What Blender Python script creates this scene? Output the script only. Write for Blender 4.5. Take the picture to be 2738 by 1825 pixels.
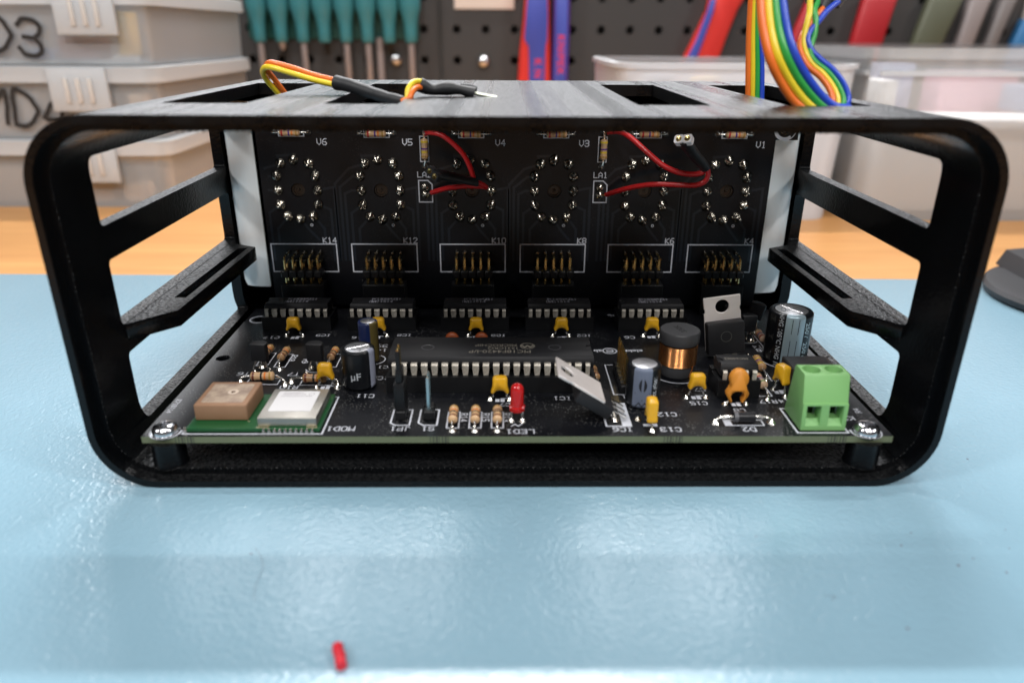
import bpy, bmesh, math, random
from math import sin, cos, pi, radians, sqrt, atan2
from mathutils import Vector, Matrix
random.seed(7)
S = bpy.context.scene
for o in list(bpy.data.objects): bpy.data.objects.remove(o)
COL = S.collection
ZB = 10.7                       # mat surface lies at z=-10.7 in the board frame (mm); world z=0 there
def W(x, y, z): return Vector((x*.001, y*.001, (z+ZB)*.001))

# ------------------------------------------------------------------ camera
FPX, PITCH, YAW, ROLL, CX, CH = 1962.8455, 0.3971442, 0.0130670, 0.0057217, -3.1417, 82.6254
cF = Vector((sin(YAW)*cos(PITCH), cos(YAW)*cos(PITCH), -sin(PITCH)))
cR = Vector((cos(YAW), -sin(YAW), 0)); cU = cR.cross(cF)
r2 = cR*cos(ROLL)+cU*sin(ROLL); u2 = -cR*sin(ROLL)+cU*cos(ROLL)
cam = bpy.data.cameras.new('camera'); camo = bpy.data.objects.new('camera', cam); COL.objects.link(camo)
M = Matrix.Identity(4)
for i in range(3): M[i][0] = r2[i]; M[i][1] = u2[i]; M[i][2] = -cF[i]; M[i][3] = W(CX, 0, CH)[i]
camo.matrix_world = M
cam.sensor_width = 36; cam.sensor_fit = 'HORIZONTAL'; cam.lens = FPX/2738*36
cam.clip_start = .005; cam.clip_end = 20
cam.dof.use_dof = True; cam.dof.focus_distance = .206; cam.dof.aperture_fstop = 11.0
S.camera = camo
# ------------------------------------------------------------------ light (indoor: a lamp strip above the bench, room lamps, dim room)
wd = bpy.data.worlds.new('World'); S.world = wd; wd.use_nodes = True
wd.node_tree.nodes['Background'].inputs[0].default_value = (.80, .88, 1, 1)
wd.node_tree.nodes['Background'].inputs[1].default_value = .045
def area(name, loc, aim, sx, sy, power, col=(1, 1, 1), shape='RECTANGLE', spread=180):
    l = bpy.data.lights.new(name, 'AREA'); l.shape = shape; l.size = sx; l.size_y = sy; l.energy = power; l.color = col
    l.spread = radians(spread)
    o = bpy.data.objects.new(name, l); COL.objects.link(o); o.location = loc
    o.rotation_euler = (Vector(aim)-Vector(loc)).to_track_quat('-Z', 'Y').to_euler(); return o
area('bench_lamp_tube', (0, .617, .82), (0, .22, 0), .50, .018, 7.0, (1, .97, .94))
for x_, w_ in ((-1.35, .30), (-.88, .42), (-.42, .16), (-.12, .20), (.16, .12), (.40, .18), (.95, .55)):      # unseen tall panels with gaps, added for sheen on case top and mat
    area('added_sheen_panel', (x_, 2.6, 1.75), (x_*.3, .2, .05), w_, 1.7, 92*w_/1.9, (.95, .965, 1))
for x_ in (-.30, .34): area('ceiling_lamp', (x_, -.45, 1.7), (0, .2, 0), .22, .22, 5.0, (1, .985, .97))
for x_ in (-.42, .46): area('room_lamp_behind_camera', (x_, -1.30, 1.50), (0, .3, 0), .25, .25, 12.0, (1, .985, .97))
for x_ in (-1.9, 1.9): area('ceiling_lamp_beside_bench', (x_, -.75, 1.75), (0, .3, .05), .32, .32, 24.0, (1, .985, .97))
S.render.engine = 'CYCLES'
S.view_settings.view_transform = 'Standard'; S.view_settings.look = 'None'
S.view_settings.gamma = 1; S.view_settings.use_curve_mapping = False; S.view_settings.exposure = 0
S.cycles.max_bounces = 8; S.cycles.transparent_max_bounces = 16
S.cycles.caustics_reflective = False; S.cycles.caustics_refractive = False
S.cycles.sample_clamp_indirect = 6

# ------------------------------------------------------------------ materials
def N(m, t, **kw):
    n = m.node_tree.nodes.new(t)
    for k, v in kw.items():
        if k[0] == '_': setattr(n, k[1:], v)
        else: n.inputs[k].default_value = v
    return n
MATS = {}
def mat(name, col=(.5, .5, .5), rough=.5, metal=0, spec=.5, coat=0, trans=0, ior=1.45, alpha=1, emit=None, sss=0,
        bump=None, var=None, rvar=None):
    """bump=(kind, scale per metre, strength, distance mm)  var=(scale, amount, dark colour)"""
    if name in MATS: return MATS[name]
    m = bpy.data.materials.new(name); m.use_nodes = True; MATS[name] = m
    b = m.node_tree.nodes['Principled BSDF']; L = m.node_tree.links.new
    b.inputs['Base Color'].default_value = (*col, 1); b.inputs['Roughness'].default_value = rough
    b.inputs['Metallic'].default_value = metal; b.inputs['Specular IOR Level'].default_value = spec
    b.inputs['Coat Weight'].default_value = coat; b.inputs['Coat Roughness'].default_value = .1
    b.inputs['Transmission Weight'].default_value = trans; b.inputs['IOR'].default_value = ior
    b.inputs['Alpha'].default_value = alpha
    if sss: b.inputs['Subsurface Weight'].default_value = sss; b.inputs['Subsurface Scale'].default_value = .002
    tc = N(m, 'ShaderNodeTexCoord')
    if var:
        nz = N(m, 'ShaderNodeTexNoise', Scale=var[0], Detail=5., Roughness=.65); L(tc.outputs['Object'], nz.inputs['Vector'])
        rp = N(m, 'ShaderNodeValToRGB'); rp.color_ramp.elements[0].position = .5-var[1]; rp.color_ramp.elements[1].position = .5+var[1]
        rp.color_ramp.elements[0].color = (*var[2], 1); rp.color_ramp.elements[1].color = (*col, 1)
        L(nz.outputs['Fac'], rp.inputs['Fac']); L(rp.outputs['Color'], b.inputs['Base Color'])
    if rvar:
        nz = N(m, 'ShaderNodeTexNoise', Scale=rvar[0], Detail=4.); L(tc.outputs['Object'], nz.inputs['Vector'])
        mr = N(m, 'ShaderNodeMapRange'); mr.inputs['From Min'].default_value = .3; mr.inputs['From Max'].default_value = .7
        mr.inputs['To Min'].default_value = rvar[1]; mr.inputs['To Max'].default_value = rvar[2]
        L(nz.outputs['Fac'], mr.inputs['Value']); L(mr.outputs['Result'], b.inputs['Roughness'])
    if bump:
        kind, sc, st, di = bump
        bn = N(m, 'ShaderNodeBump', Strength=st, Distance=di*.001)
        if kind == 'noise': t = N(m, 'ShaderNodeTexNoise', Scale=sc, Detail=4.); out = t.outputs['Fac']
        elif kind == 'cell': t = N(m, 'ShaderNodeTexVoronoi', Scale=sc, _feature='SMOOTH_F1'); out = t.outputs['Distance']
        else:
            t = N(m, 'ShaderNodeTexWave', Scale=sc, Distortion=1.5, _bands_direction=kind); t.inputs['Detail Scale'].default_value = 4
            out = t.outputs['Fac']
        L(tc.outputs['Object'], t.inputs['Vector']); L(out, bn.inputs['Height']); L(bn.outputs['Normal'], b.inputs['Normal'])
    return m
def milky(name, col, clear, rough=.35):
    """thin milky plastic: part clear, part diffuse / translucent, with a gloss on top"""
    m = bpy.data.materials.new(name); m.use_nodes = True; MATS[name] = m; nt = m.node_tree; L = nt.links.new
    nt.nodes.clear(); out = N(m, 'ShaderNodeOutputMaterial')
    d = N(m, 'ShaderNodeBsdfDiffuse', Color=(*col, 1)); t = N(m, 'ShaderNodeBsdfTranslucent', Color=(*col, 1))
    x = N(m, 'ShaderNodeMixShader', Fac=.32); L(d.outputs[0], x.inputs[1]); L(t.outputs[0], x.inputs[2])
    c = N(m, 'ShaderNodeBsdfTransparent', Color=(.97, .97, .97, 1)); y = N(m, 'ShaderNodeMixShader', Fac=clear)
    L(x.outputs[0], y.inputs[1]); L(c.outputs[0], y.inputs[2])
    g = N(m, 'ShaderNodeBsdfGlossy', Roughness=rough); fr = N(m, 'ShaderNodeFresnel', IOR=1.4)
    z = N(m, 'ShaderNodeMixShader'); L(fr.outputs[0], z.inputs[0]); L(y.outputs[0], z.inputs[1]); L(g.outputs[0], z.inputs[2])
    L(z.outputs[0], out.inputs[0]); return m

def case_material():
    m = mat('black_printed_plastic', (.0022, .0025, .0031), .24, spec=.28)
    b = m.node_tree.nodes['Principled BSDF']; L = m.node_tree.links.new
    tc = N(m, 'ShaderNodeTexCoord'); ge = N(m, 'ShaderNodeNewGeometry'); sx = N(m, 'ShaderNodeSeparateXYZ'); L(ge.outputs['True Normal'], sx.inputs[0])
    ab = N(m, 'ShaderNodeMath', _operation='ABSOLUTE'); L(sx.outputs['Z'], ab.inputs[0])
    up = N(m, 'ShaderNodeMapRange'); up.inputs['From Min'].default_value = .75; up.inputs['From Max'].default_value = .98; L(ab.outputs[0], up.inputs['Value'])
    wv = N(m, 'ShaderNodeTexWave', Scale=950., Distortion=.8, _bands_direction='Y'); wv.inputs['Detail Scale'].default_value = 3
    nz = N(m, 'ShaderNodeTexNoise', Scale=1250., Detail=2.); n2 = N(m, 'ShaderNodeTexNoise', Scale=420., Detail=3.)
    for t in (wv, nz, n2): L(tc.outputs['Object'], t.inputs['Vector'])
    a = N(m, 'ShaderNodeMath', _operation='MULTIPLY_ADD'); a.inputs[1].default_value = 2.6
    L(nz.outputs['Fac'], a.inputs[0]); a.inputs[2].default_value = 0
    a2 = N(m, 'ShaderNodeMath', _operation='MULTIPLY_ADD'); a2.inputs[1].default_value = .8
    L(n2.outputs['Fac'], a2.inputs[0]); L(a.outputs[0], a2.inputs[2])
    # the print is rougher on its up-facing sides than on the walls
    bs = N(m, 'ShaderNodeMapRange'); bs.inputs['To Min'].default_value = .14; bs.inputs['To Max'].default_value = .8; L(up.outputs[0], bs.inputs['Value'])
    bn = N(m, 'ShaderNodeBump', Strength=.9, Distance=.00020); L(bs.outputs[0], bn.inputs['Strength']); L(a2.outputs[0], bn.inputs['Height']); L(bn.outputs['Normal'], b.inputs['Normal'])
    # the top's roughness varies in front-to-back lanes to imitate columns of reflected light
    ps = N(m, 'ShaderNodeSeparateXYZ'); L(tc.outputs['Object'], ps.inputs[0])
    cx = N(m, 'ShaderNodeCombineXYZ'); L(ps.outputs['X'], cx.inputs['X'])
    st = N(m, 'ShaderNodeTexNoise', Scale=120., Detail=1., Roughness=.5); L(cx.outputs[0], st.inputs['Vector'])
    mr = N(m, 'ShaderNodeMapRange'); mr.inputs['From Min'].default_value = .40; mr.inputs['From Max'].default_value = .60
    mr.inputs['To Min'].default_value = .20; mr.inputs['To Max'].default_value = .42; L(st.outputs['Fac'], mr.inputs['Value'])
    hz = N(m, 'ShaderNodeMapRange'); hz.inputs['From Min'].default_value = .070; hz.inputs['From Max'].default_value = .074; L(ps.outputs['Z'], hz.inputs['Value'])
    mx = N(m, 'ShaderNodeMix', _data_type='FLOAT'); L(hz.outputs[0], mx.inputs[0]); L(mr.outputs['Result'], mx.inputs[3]); L(mx.outputs[0], b.inputs['Roughness'])
    ur = N(m, 'ShaderNodeMapRange'); ur.inputs['To Min'].default_value = .22; ur.inputs['To Max'].default_value = .46; L(up.outputs[0], ur.inputs['Value']); L(ur.outputs[0], mx.inputs[2])
    gr = N(m, 'ShaderNodeTexNoise', Scale=1500., Detail=2.); L(tc.outputs['Object'], gr.inputs['Vector'])
    gm = N(m, 'ShaderNodeMapRange'); gm.inputs['From Min'].default_value = .36; gm.inputs['From Max'].default_value = .66; gm.inputs['To Min'].default_value = .15; gm.inputs['To Max'].default_value = 1.1; L(gr.outputs['Fac'], gm.inputs['Value'])
    sl = N(m, 'ShaderNodeMix', _data_type='FLOAT'); sl.inputs[2].default_value = .28; L(up.outputs[0], sl.inputs[0]); L(gm.outputs[0], sl.inputs[3]); L(sl.outputs[0], b.inputs['Specular IOR Level'])
    return m
case_m = case_material()
def board_material(name, dust):
    m = mat(name, (.005, .0055, .0075), .33, spec=.28)
    b = m.node_tree.nodes['Principled BSDF']; L = m.node_tree.links.new
    tc = N(m, 'ShaderNodeTexCoord')
    v = N(m, 'ShaderNodeTexVoronoi', Scale=1500.); nz = N(m, 'ShaderNodeTexNoise', Scale=90., Detail=3.)
    L(tc.outputs['Object'], v.inputs['Vector']); L(tc.outputs['Object'], nz.inputs['Vector'])
    r = N(m, 'ShaderNodeValToRGB'); r.color_ramp.elements[0].position = .10; r.color_ramp.elements[0].color = (1, 1, 1, 1)
    r.color_ramp.elements[1].position = .28; r.color_ramp.elements[1].color = (0, 0, 0, 1)
    L(v.outputs['Distance'], r.inputs['Fac'])
    q = N(m, 'ShaderNodeMath', _operation='MULTIPLY'); L(r.outputs['Color'], q.inputs[0])
    mr = N(m, 'ShaderNodeMapRange'); mr.inputs['From Min'].default_value = .42; mr.inputs['From Max'].default_value = .7; mr.inputs['To Max'].default_value = dust
    L(nz.outputs['Fac'], mr.inputs['Value']); L(mr.outputs['Result'], q.inputs[1])
    mx = N(m, 'ShaderNodeMix', _data_type='RGBA'); mx.inputs[6].default_value = (.005, .0055, .0075, 1); mx.inputs[7].default_value = (.30, .30, .29, 1)
    L(q.outputs[0], mx.inputs[0]); L(mx.outputs[2], b.inputs['Base Color'])
    bn = N(m, 'ShaderNodeBump', Strength=.15, Distance=.00004); n3 = N(m, 'ShaderNodeTexNoise', Scale=700., Detail=2.)
    L(tc.outputs['Object'], n3.inputs['Vector']); L(n3.outputs['Fac'], bn.inputs['Height']); L(bn.outputs['Normal'], b.inputs['Normal'])
    return m
pcb_main = board_material('black_solder_mask_dusty', 1.0)
pcb_disp = board_material('black_solder_mask', .10)
fr4 = mat('board_edge_green', (.125, .145, .082), .7, bump=('noise', 2500, .4, .1))
silk = mat('white_print', (.58, .60, .66), .6)
trace_m = mat('masked_copper_trace', (.008, .012, .018), .30, spec=.4)
solder = mat('solder', (.40, .37, .32), .17, 1, bump=('noise', 900, .55, .2))
tin = mat('tinned_wire', (.80, .78, .73), .24, 1)
gold = mat('gold_pin', (.72, .53, .22), .26, 1)
blk = mat('black_plastic', (.007, .0074, .0085), .42, spec=.35, bump=('noise', 1800, .25, .05))
blk_ep = mat('black_epoxy', (.016, .016, .018), .55, spec=.4, bump=('noise', 3000, .3, .05), var=(120, .25, (.010, .010, .012)))
pinm = mat('chip_pin', (.68, .64, .57), .40, .35, var=(700, .2, (.30, .27, .22)))
yel = mat('yellow_epoxy', (.70, .39, .02), .25, coat=.25, var=(500, .4, (.58, .29, .012)))
orange_ep = mat('orange_epoxy', (.62, .24, .03), .45)
brown_ep = mat('brown_ceramic', (.24, .05, .012), .5)
alu = mat('aluminium_can', (.72, .72, .74), .32, 1, bump=('noise', 1500, .2, .05))
steel = mat('zinc_screw', (.70, .71, .74), .20, 1)
shield_m = mat('tin_shield', (.44, .42, .38), .42, 1, bump=('noise', 400, .2, .1))
tabm = mat('to220_tab', (.74, .69, .67), .38, .25, var=(200, .3, (.64, .58, .55)))
copper = mat('copper_wire', (.80, .36, .14), .25, 1)
ferr = mat('ferrite', (.055, .056, .06), .42, bump=('noise', 1500, .4, .06))
white_pl = mat('white_plastic', (.82, .84, .84), .45)
red_w = mat('red_wire', (.50, .012, .014), .34, coat=.1)
shrink = mat('black_shrink_tube', (.016, .017, .019), .50, bump=('noise', 600, .5, .15))
green_t = mat('terminal_green', (.185, .40, .14), .42)
greenpcb = mat('green_solder_mask', (.008, .075, .022), .35)
ceram = mat('antenna_ceramic', (.29, .165, .095), .62, var=(350, .35, (.25, .135, .075)))
silver_p = mat('antenna_silver_patch', (.44, .34, .25), .5, .1, var=(240, .12, (.24, .165, .13)))

# ------------------------------------------------------------------ mesh helpers (local mm)
class MB:
    def __init__(s): s.v = []; s.f = []; s.m = []
    def add(s, vs, fs, mi=0):
        n = len(s.v); s.v += [tuple(v) for v in vs]
        for k, f in enumerate(fs): s.f.append([i+n for i in f]); s.m.append(mi[k] if isinstance(mi, list) else mi)
        return s
    def box(s, x0, x1, y0, y1, z0, z1, mi=0):
        return s.add([(x0,y0,z0),(x1,y0,z0),(x1,y1,z0),(x0,y1,z0),(x0,y0,z1),(x1,y0,z1),(x1,y1,z1),(x0,y1,z1)],
                     [(3,2,1,0),(4,5,6,7),(0,1,5,4),(1,2,6,5),(2,3,7,6),(3,0,4,7)], mi)
    def cbox(s, x0, x1, y0, y1, z0, z1, c=.2, seg=2, mi=0):
        bm = bmesh.new(); bmesh.ops.create_cube(bm, size=1)
        for v in bm.verts: v.co = Vector(((x0+x1)/2+v.co.x*(x1-x0), (y0+y1)/2+v.co.y*(y1-y0), (z0+z1)/2+v.co.z*(z1-z0)))
        bmesh.ops.bevel(bm, geom=bm.edges[:], offset=c, segments=seg, profile=.5, affect='EDGES')
        bm.verts.index_update(); s.add([v.co for v in bm.verts], [[v.index for v in f.verts] for f in bm.faces], mi); bm.free(); return s
    def prism(s, poly, a, b, axis='y', mi=0, mcap=None):
        n = len(poly)
        def P(p, t): return (p[0], t, p[1]) if axis == 'y' else ((t, p[0], p[1]) if axis == 'x' else (p[0], p[1], t))
        vs = [P(p, a) for p in poly]+[P(p, b) for p in poly]
        fs = [(i, (i+1) % n, n+(i+1) % n, n+i) for i in range(n)]+[tuple(reversed(range(n))), tuple(range(n, 2*n))]
        mc = mi if mcap is None else mcap
        return s.add(vs, fs, [mi]*n+[mc, mc])
    def lathe(s, prof, n=24, c=(0,0,0), axis='z', mi=0, mf=None, cap=True):
        """prof [(r,h)] bottom to top; mf(ring, seg)->material"""
        vs = []; fs = []; ms = []
        def P(r, a, h):
            x, y = r*cos(a), r*sin(a)
            if axis == 'z': return (c[0]+x, c[1]+y, c[2]+h)
            if axis == 'x': return (c[0]+h, c[1]+x, c[2]+y)
            return (c[0]+x, c[1]+h, c[2]-y)
        for r, h in prof:
            for k in range(n): vs.append(P(r, 2*pi*k/n, h))
        for j in range(len(prof)-1):
            for k in range(n):
                fs.append((j*n+k, j*n+(k+1) % n, (j+1)*n+(k+1) % n, (j+1)*n+k)); ms.append(mf(j, k) if mf else mi)
        if cap and prof[0][0] > 1e-6: fs.append(tuple(reversed(range(n)))); ms.append(mf(0, 0) if mf else mi)
        if cap and prof[-1][0] > 1e-6: fs.append(tuple(range((len(prof)-1)*n, len(prof)*n))); ms.append(mf(len(prof)-2, 0) if mf else mi)
        return s.add(vs, fs, ms)
    def tube(s, pts, r, n=8, mi=0, cap=True, flat=None):
        """flat=(normal vector, ratio) squashes the section"""
        P = [Vector(p) for p in pts]; R = r if isinstance(r, list) else [r]*len(P)
        T = [(P[min(i+1, len(P)-1)]-P[max(i-1, 0)]).normalized() for i in range(len(P))]
        up = Vector((0, 0, 1)) if abs(T[0].z) < .9 else Vector((1, 0, 0))
        if flat: up = Vector(flat[0])
        u = (up-T[0]*up.dot(T[0])).normalized(); vs = []; fs = []
        for i, p in enumerate(P):
            u = (u-T[i]*u.dot(T[i])).normalized(); w = T[i].cross(u)
            for k in range(n):
                a = 2*pi*k/n; vs.append(p+u*cos(a)*R[i]*(flat[1] if flat else 1)+w*sin(a)*R[i])
        for i in range(len(P)-1):
            for k in range(n): fs.append((i*n+k, i*n+(k+1) % n, (i+1)*n+(k+1) % n, (i+1)*n+k))
        if cap: fs += [tuple(reversed(range(n))), tuple(range((len(P)-1)*n, len(P)*n))]
        return s.add(vs, fs, mi)
    def pillow(s, outl, t, rnd, mi=0, axis='y', ins=None):
        """flat outline (x,z) blown up to thickness t with rounded rim"""
        n = len(outl); nr = []
        for i in range(n):
            a = Vector(outl[i-1]); b = Vector(outl[i]); c = Vector(outl[(i+1) % n])
            e1 = (b-a).normalized(); e2 = (c-b).normalized(); d = Vector((-(e1.y+e2.y), e1.x+e2.x))
            nr.append(d.normalized() if d.length > 1e-6 else Vector((-e1.y, e1.x)))
        q_ = (ins or rnd)/rnd
        lev = [(-t/2, rnd), (-t/2+rnd*.25, rnd*.42), (-t/2+rnd*.7, rnd*.08), (0, 0), (t/2-rnd*.7, rnd*.08), (t/2-rnd*.25, rnd*.42), (t/2, rnd)]
        vs = []; fs = []
        for d, i_ in lev:
            for p, q in zip(outl, nr):
                x, z = p[0]+q.x*i_*q_, p[1]+q.y*i_*q_
                vs.append((x, d, z) if axis == 'y' else (d, x, z))
        for j in range(len(lev)-1):
            for k in range(n): fs.append((j*n+k, j*n+(k+1) % n, (j+1)*n+(k+1) % n, (j+1)*n+k))
        fs += [tuple(reversed(range(n))), tuple(range((len(lev)-1)*n, len(lev)*n))]
        return s.add(vs, fs, mi)
    def xf(s, f): s.v = [tuple(f(Vector(v))) for v in s.v]; return s
    def mesh(s, name, mats, smooth=38):
        me = bpy.data.meshes.new(name); me.from_pydata([(v[0]*.001, v[1]*.001, v[2]*.001) for v in s.v], [], s.f)
        for m in (mats if isinstance(mats, (list, tuple)) else [mats]): me.materials.append(m)
        me.polygons.foreach_set('material_index', s.m)
        bm = bmesh.new(); bm.from_mesh(me); bmesh.ops.recalc_face_normals(bm, faces=bm.faces[:]); bm.to_mesh(me); bm.free()
        if smooth:
            me.polygons.foreach_set('use_smooth', [True]*len(me.polygons)); me.set_sharp_from_angle(angle=radians(smooth))
        me.update(); return me
def wloc(o):
    l = Vector(o.location)
    while o.parent: o = o.parent; l = l+Vector(o.location)
    return l
def put(name, me, loc, parent=None, rot=None, **tags):
    """loc in board-frame mm (world); parents are never rotated unless the part is given relative with rel=True"""
    o = bpy.data.objects.new(name, me); COL.objects.link(o)
    rel = tags.pop('rel', False)
    if parent is not None:
        o.parent = parent
        o.location = Vector(loc)*.001 if rel else W(*loc)-wloc(parent)
    else: o.location = W(*loc)
    if rot: o.rotation_euler = rot
    for k, v in tags.items(): o[k] = v
    return o
def thing(name, label, cat, loc, group=None, rot=None):
    o = bpy.data.objects.new(name, None); COL.objects.link(o); o.location = W(*loc); o.empty_display_size = .01
    if rot: o.rotation_euler = rot
    o['label'] = label; o['category'] = cat
    if group: o['group'] = group
    return o
def part(name, mb, mats, parent, loc=None, rot=None, smooth=38, **t):
    """mb vertices are mm; without loc they are in the parent's own frame"""
    me = mb if isinstance(mb, bpy.types.Mesh) else mb.mesh(name, mats, smooth)
    if loc is None: return put(name, me, (0, 0, 0), parent, rot, rel=True, **t)
    return put(name, me, loc, parent, rot, **t)
def crom(P, k=6):
    P = [Vector(p) for p in P]; out = []
    for i in range(len(P)-1):
        a = P[max(i-1, 0)]; b = P[i]; c = P[i+1]; d = P[min(i+2, len(P)-1)]
        for j in range(k):
            t = j/k; out.append(.5*((2*b)+(c-a)*t+(2*a-5*b+4*c-d)*t*t+(3*b-a-3*c+d)*t**3))
    return out+[P[-1]]
def rrect(x0, x1, z0, z1, r, n=10):
    out = []
    for cx, cz, a0 in ((x1-r, z1-r, 0), (x0+r, z1-r, 90), (x0+r, z0+r, 180), (x1-r, z0+r, 270)):
        for k in range(n+1):
            a = radians(a0+90*k/n); out.append((cx+r*cos(a), cz+r*sin(a)))
    return out
# --- vector lettering of the circuit boards (grid 4 x 6)
G = {'0':['10 01 05 16 36 45 41 30 10'],'1':['15 26 20','10 30'],'2':['05 16 36 45 44 00 40'],'3':['05 16 36 45 44 33 42 41 30 10 01','13 33'],
'4':['30 36 02 42'],'5':['46 06 03 33 42 41 30 00'],'6':['46 26 04 01 10 30 41 42 33 03'],'7':['06 46 45 10'],'8':['13 04 05 16 36 45 44 33 13 02 01 10 30 41 42 33'],
'9':['00 20 42 45 36 16 05 04 13 43'],'A':['00 04 26 44 40','02 42'],'C':['45 36 16 05 01 10 30 41'],'D':['00 06 26 44 42 20 00'],'E':['46 06 00 40','03 33'],
'F':['46 06 00','03 33'],'I':['10 30','20 26','16 36'],'J':['01 10 20 31 36'],'K':['00 06','46 03 40'],'L':['06 00 40'],'M':['00 06 24 46 40'],
'O':['10 01 05 16 36 45 41 30 10'],'P':['00 06 36 45 44 33 03'],'R':['00 06 36 45 44 33 03','23 40'],'S':['45 36 16 05 04 13 33 42 41 30 10 01'],
'T':['20 26','06 46'],'V':['06 02 20 42 46'],'+':['23 23'],'-':['13 33']}
def stroke(mb, pts, w, z, closed=False, mi=0):
    P = [Vector((p[0], p[1])) for p in pts]
    if closed: P.append(P[0])
    for a, b in zip(P, P[1:]):
        d = b-a
        if d.length < 1e-6: continue
        d.normalize(); n = Vector((-d.y, d.x))*w/2; a2 = a-d*w*.45; b2 = b+d*w*.45
        mb.add([(*(a2-n), z), (*(b2-n), z), (*(b2+n), z), (*(a2+n), z)], [(0, 1, 2, 3)], mi)
        z += .0006
def lettering(txt, h, w=None, bold=.14, hand=False):
    mb = MB(); s = h/6; x = 0; w = w or h*bold
    for ch in txt:
        for pl in G.get(ch, []):
            pts = [(x+int(p[0])*s, int(p[1])*s) for p in pl.split()]
            if hand and len(pts) > 3: pts = [(p.x+.12*s*sin(p.y*.9), p.y) for p in crom([(p[0], p[1], 0) for p in pts], 4)]
            stroke(mb, pts, w, 0)
        x += 5.6*s if ch != ' ' else 4*s
    tw = x-1.6*s
    return mb.xf(lambda v: Vector((v.x-tw/2, v.y-h/2, v.z)))
def text_mesh(txt, size, name, m, bold=0, sp=1.0):
    cu = bpy.data.curves.new(name, 'FONT'); cu.body = txt; cu.size = size*.001; cu.align_x = 'CENTER'; cu.align_y = 'CENTER'; cu.offset = bold*.001
    cu.resolution_u = 3; cu.space_character = sp
    o = bpy.data.objects.new(name, cu); COL.objects.link(o)
    dg = bpy.context.evaluated_depsgraph_get(); me = bpy.data.meshes.new_from_object(o.evaluated_get(dg))
    bpy.data.objects.remove(o); me.materials.clear(); me.materials.append(m); return me

# ================================================================== setting
def wood_material():
    m = mat('beech_worktop', (.74, .40, .15), .42, spec=.35); b = m.node_tree.nodes['Principled BSDF']; L = m.node_tree.links.new
    tc = N(m, 'ShaderNodeTexCoord'); mp = N(m, 'ShaderNodeMapping'); mp.inputs['Scale'].default_value = (6, 60, 60)
    L(tc.outputs['Object'], mp.inputs['Vector'])
    nz = N(m, 'ShaderNodeTexNoise', Scale=1.6, Detail=8., Roughness=.6, Distortion=.6); L(mp.outputs[0], nz.inputs['Vector'])
    rp = N(m, 'ShaderNodeValToRGB'); rp.color_ramp.elements[0].position = .3; rp.color_ramp.elements[0].color = (.52, .245, .085, 1)
    rp.color_ramp.elements[1].position = .7; rp.color_ramp.elements[1].color = (.63, .33, .12, 1)
    L(nz.outputs['Fac'], rp.inputs['Fac']); L(rp.outputs['Color'], b.inputs['Base Color']); return m
put('worktop', MB().cbox(-900, 900, -400, 722, -42, -2.0, 2).mesh('worktop', wood_material()), (0, 0, -ZB), kind='structure')
put('wall', MB().box(-1200, 1200, 724, 760, -300, 178).mesh('wall', mat('grey_wall', (.30, .30, .30), .8)), (0, 0, -ZB), kind='structure')
def mat_material():
    m = mat('blue_rubber_mat', (.27, .46, .57), .25, spec=1.0); b = m.node_tree.nodes['Principled BSDF']; L = m.node_tree.links.new
    tc = N(m, 'ShaderNodeTexCoord')
    n1 = N(m, 'ShaderNodeTexNoise', Scale=740., Detail=2., Roughness=.5, Distortion=.6)
    n2 = N(m, 'ShaderNodeTexNoise', Scale=1300., Detail=2.); n3 = N(m, 'ShaderNodeTexNoise', Scale=9., Detail=4.)
    for t in (n1, n2, n3): L(tc.outputs['Object'], t.inputs['Vector'])
    a = N(m, 'ShaderNodeMath', _operation='MULTIPLY_ADD'); a.inputs[1].default_value = .18
    L(n2.outputs['Fac'], a.inputs[0]); L(n1.outputs['Fac'], a.inputs[2])
    bn = N(m, 'ShaderNodeBump', Strength=.7, Distance=.00026); L(a.outputs[0], bn.inputs['Height']); L(bn.outputs['Normal'], b.inputs['Normal'])
    rp = N(m, 'ShaderNodeValToRGB'); rp.color_ramp.elements[0].position = .3; rp.color_ramp.elements[0].color = (.235, .39, .485, 1)
    rp.color_ramp.elements[1].position = .7; rp.color_ramp.elements[1].color = (.265, .42, .515, 1)
    L(n3.outputs['Fac'], rp.inputs['Fac'])
    n4 = N(m, 'ShaderNodeTexNoise', Scale=34., Detail=5., Roughness=.7); L(tc.outputs['Object'], n4.inputs['Vector'])
    sm = N(m, 'ShaderNodeMapRange'); sm.inputs['From Min'].default_value = .66; sm.inputs['From Max'].default_value = .80; sm.inputs['To Max'].default_value = .22; L(n4.outputs['Fac'], sm.inputs['Value'])
    dk = N(m, 'ShaderNodeMix', _data_type='RGBA'); dk.inputs[7].default_value = (.17, .30, .36, 1); L(sm.outputs[0], dk.inputs[0]); L(rp.outputs['Color'], dk.inputs[6]); L(dk.outputs[2], b.inputs['Base Color'])
    return m
o = put('work_mat', MB().cbox(-330, 330, -300, 0, -2.0, 0, .6).mesh('work_mat', mat_material()), (0, 292.3, -ZB), rot=(0, 0, -.0134))
o['label'] = 'light blue textured rubber mat covering the wooden worktop'; o['category'] = 'mat'

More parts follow.
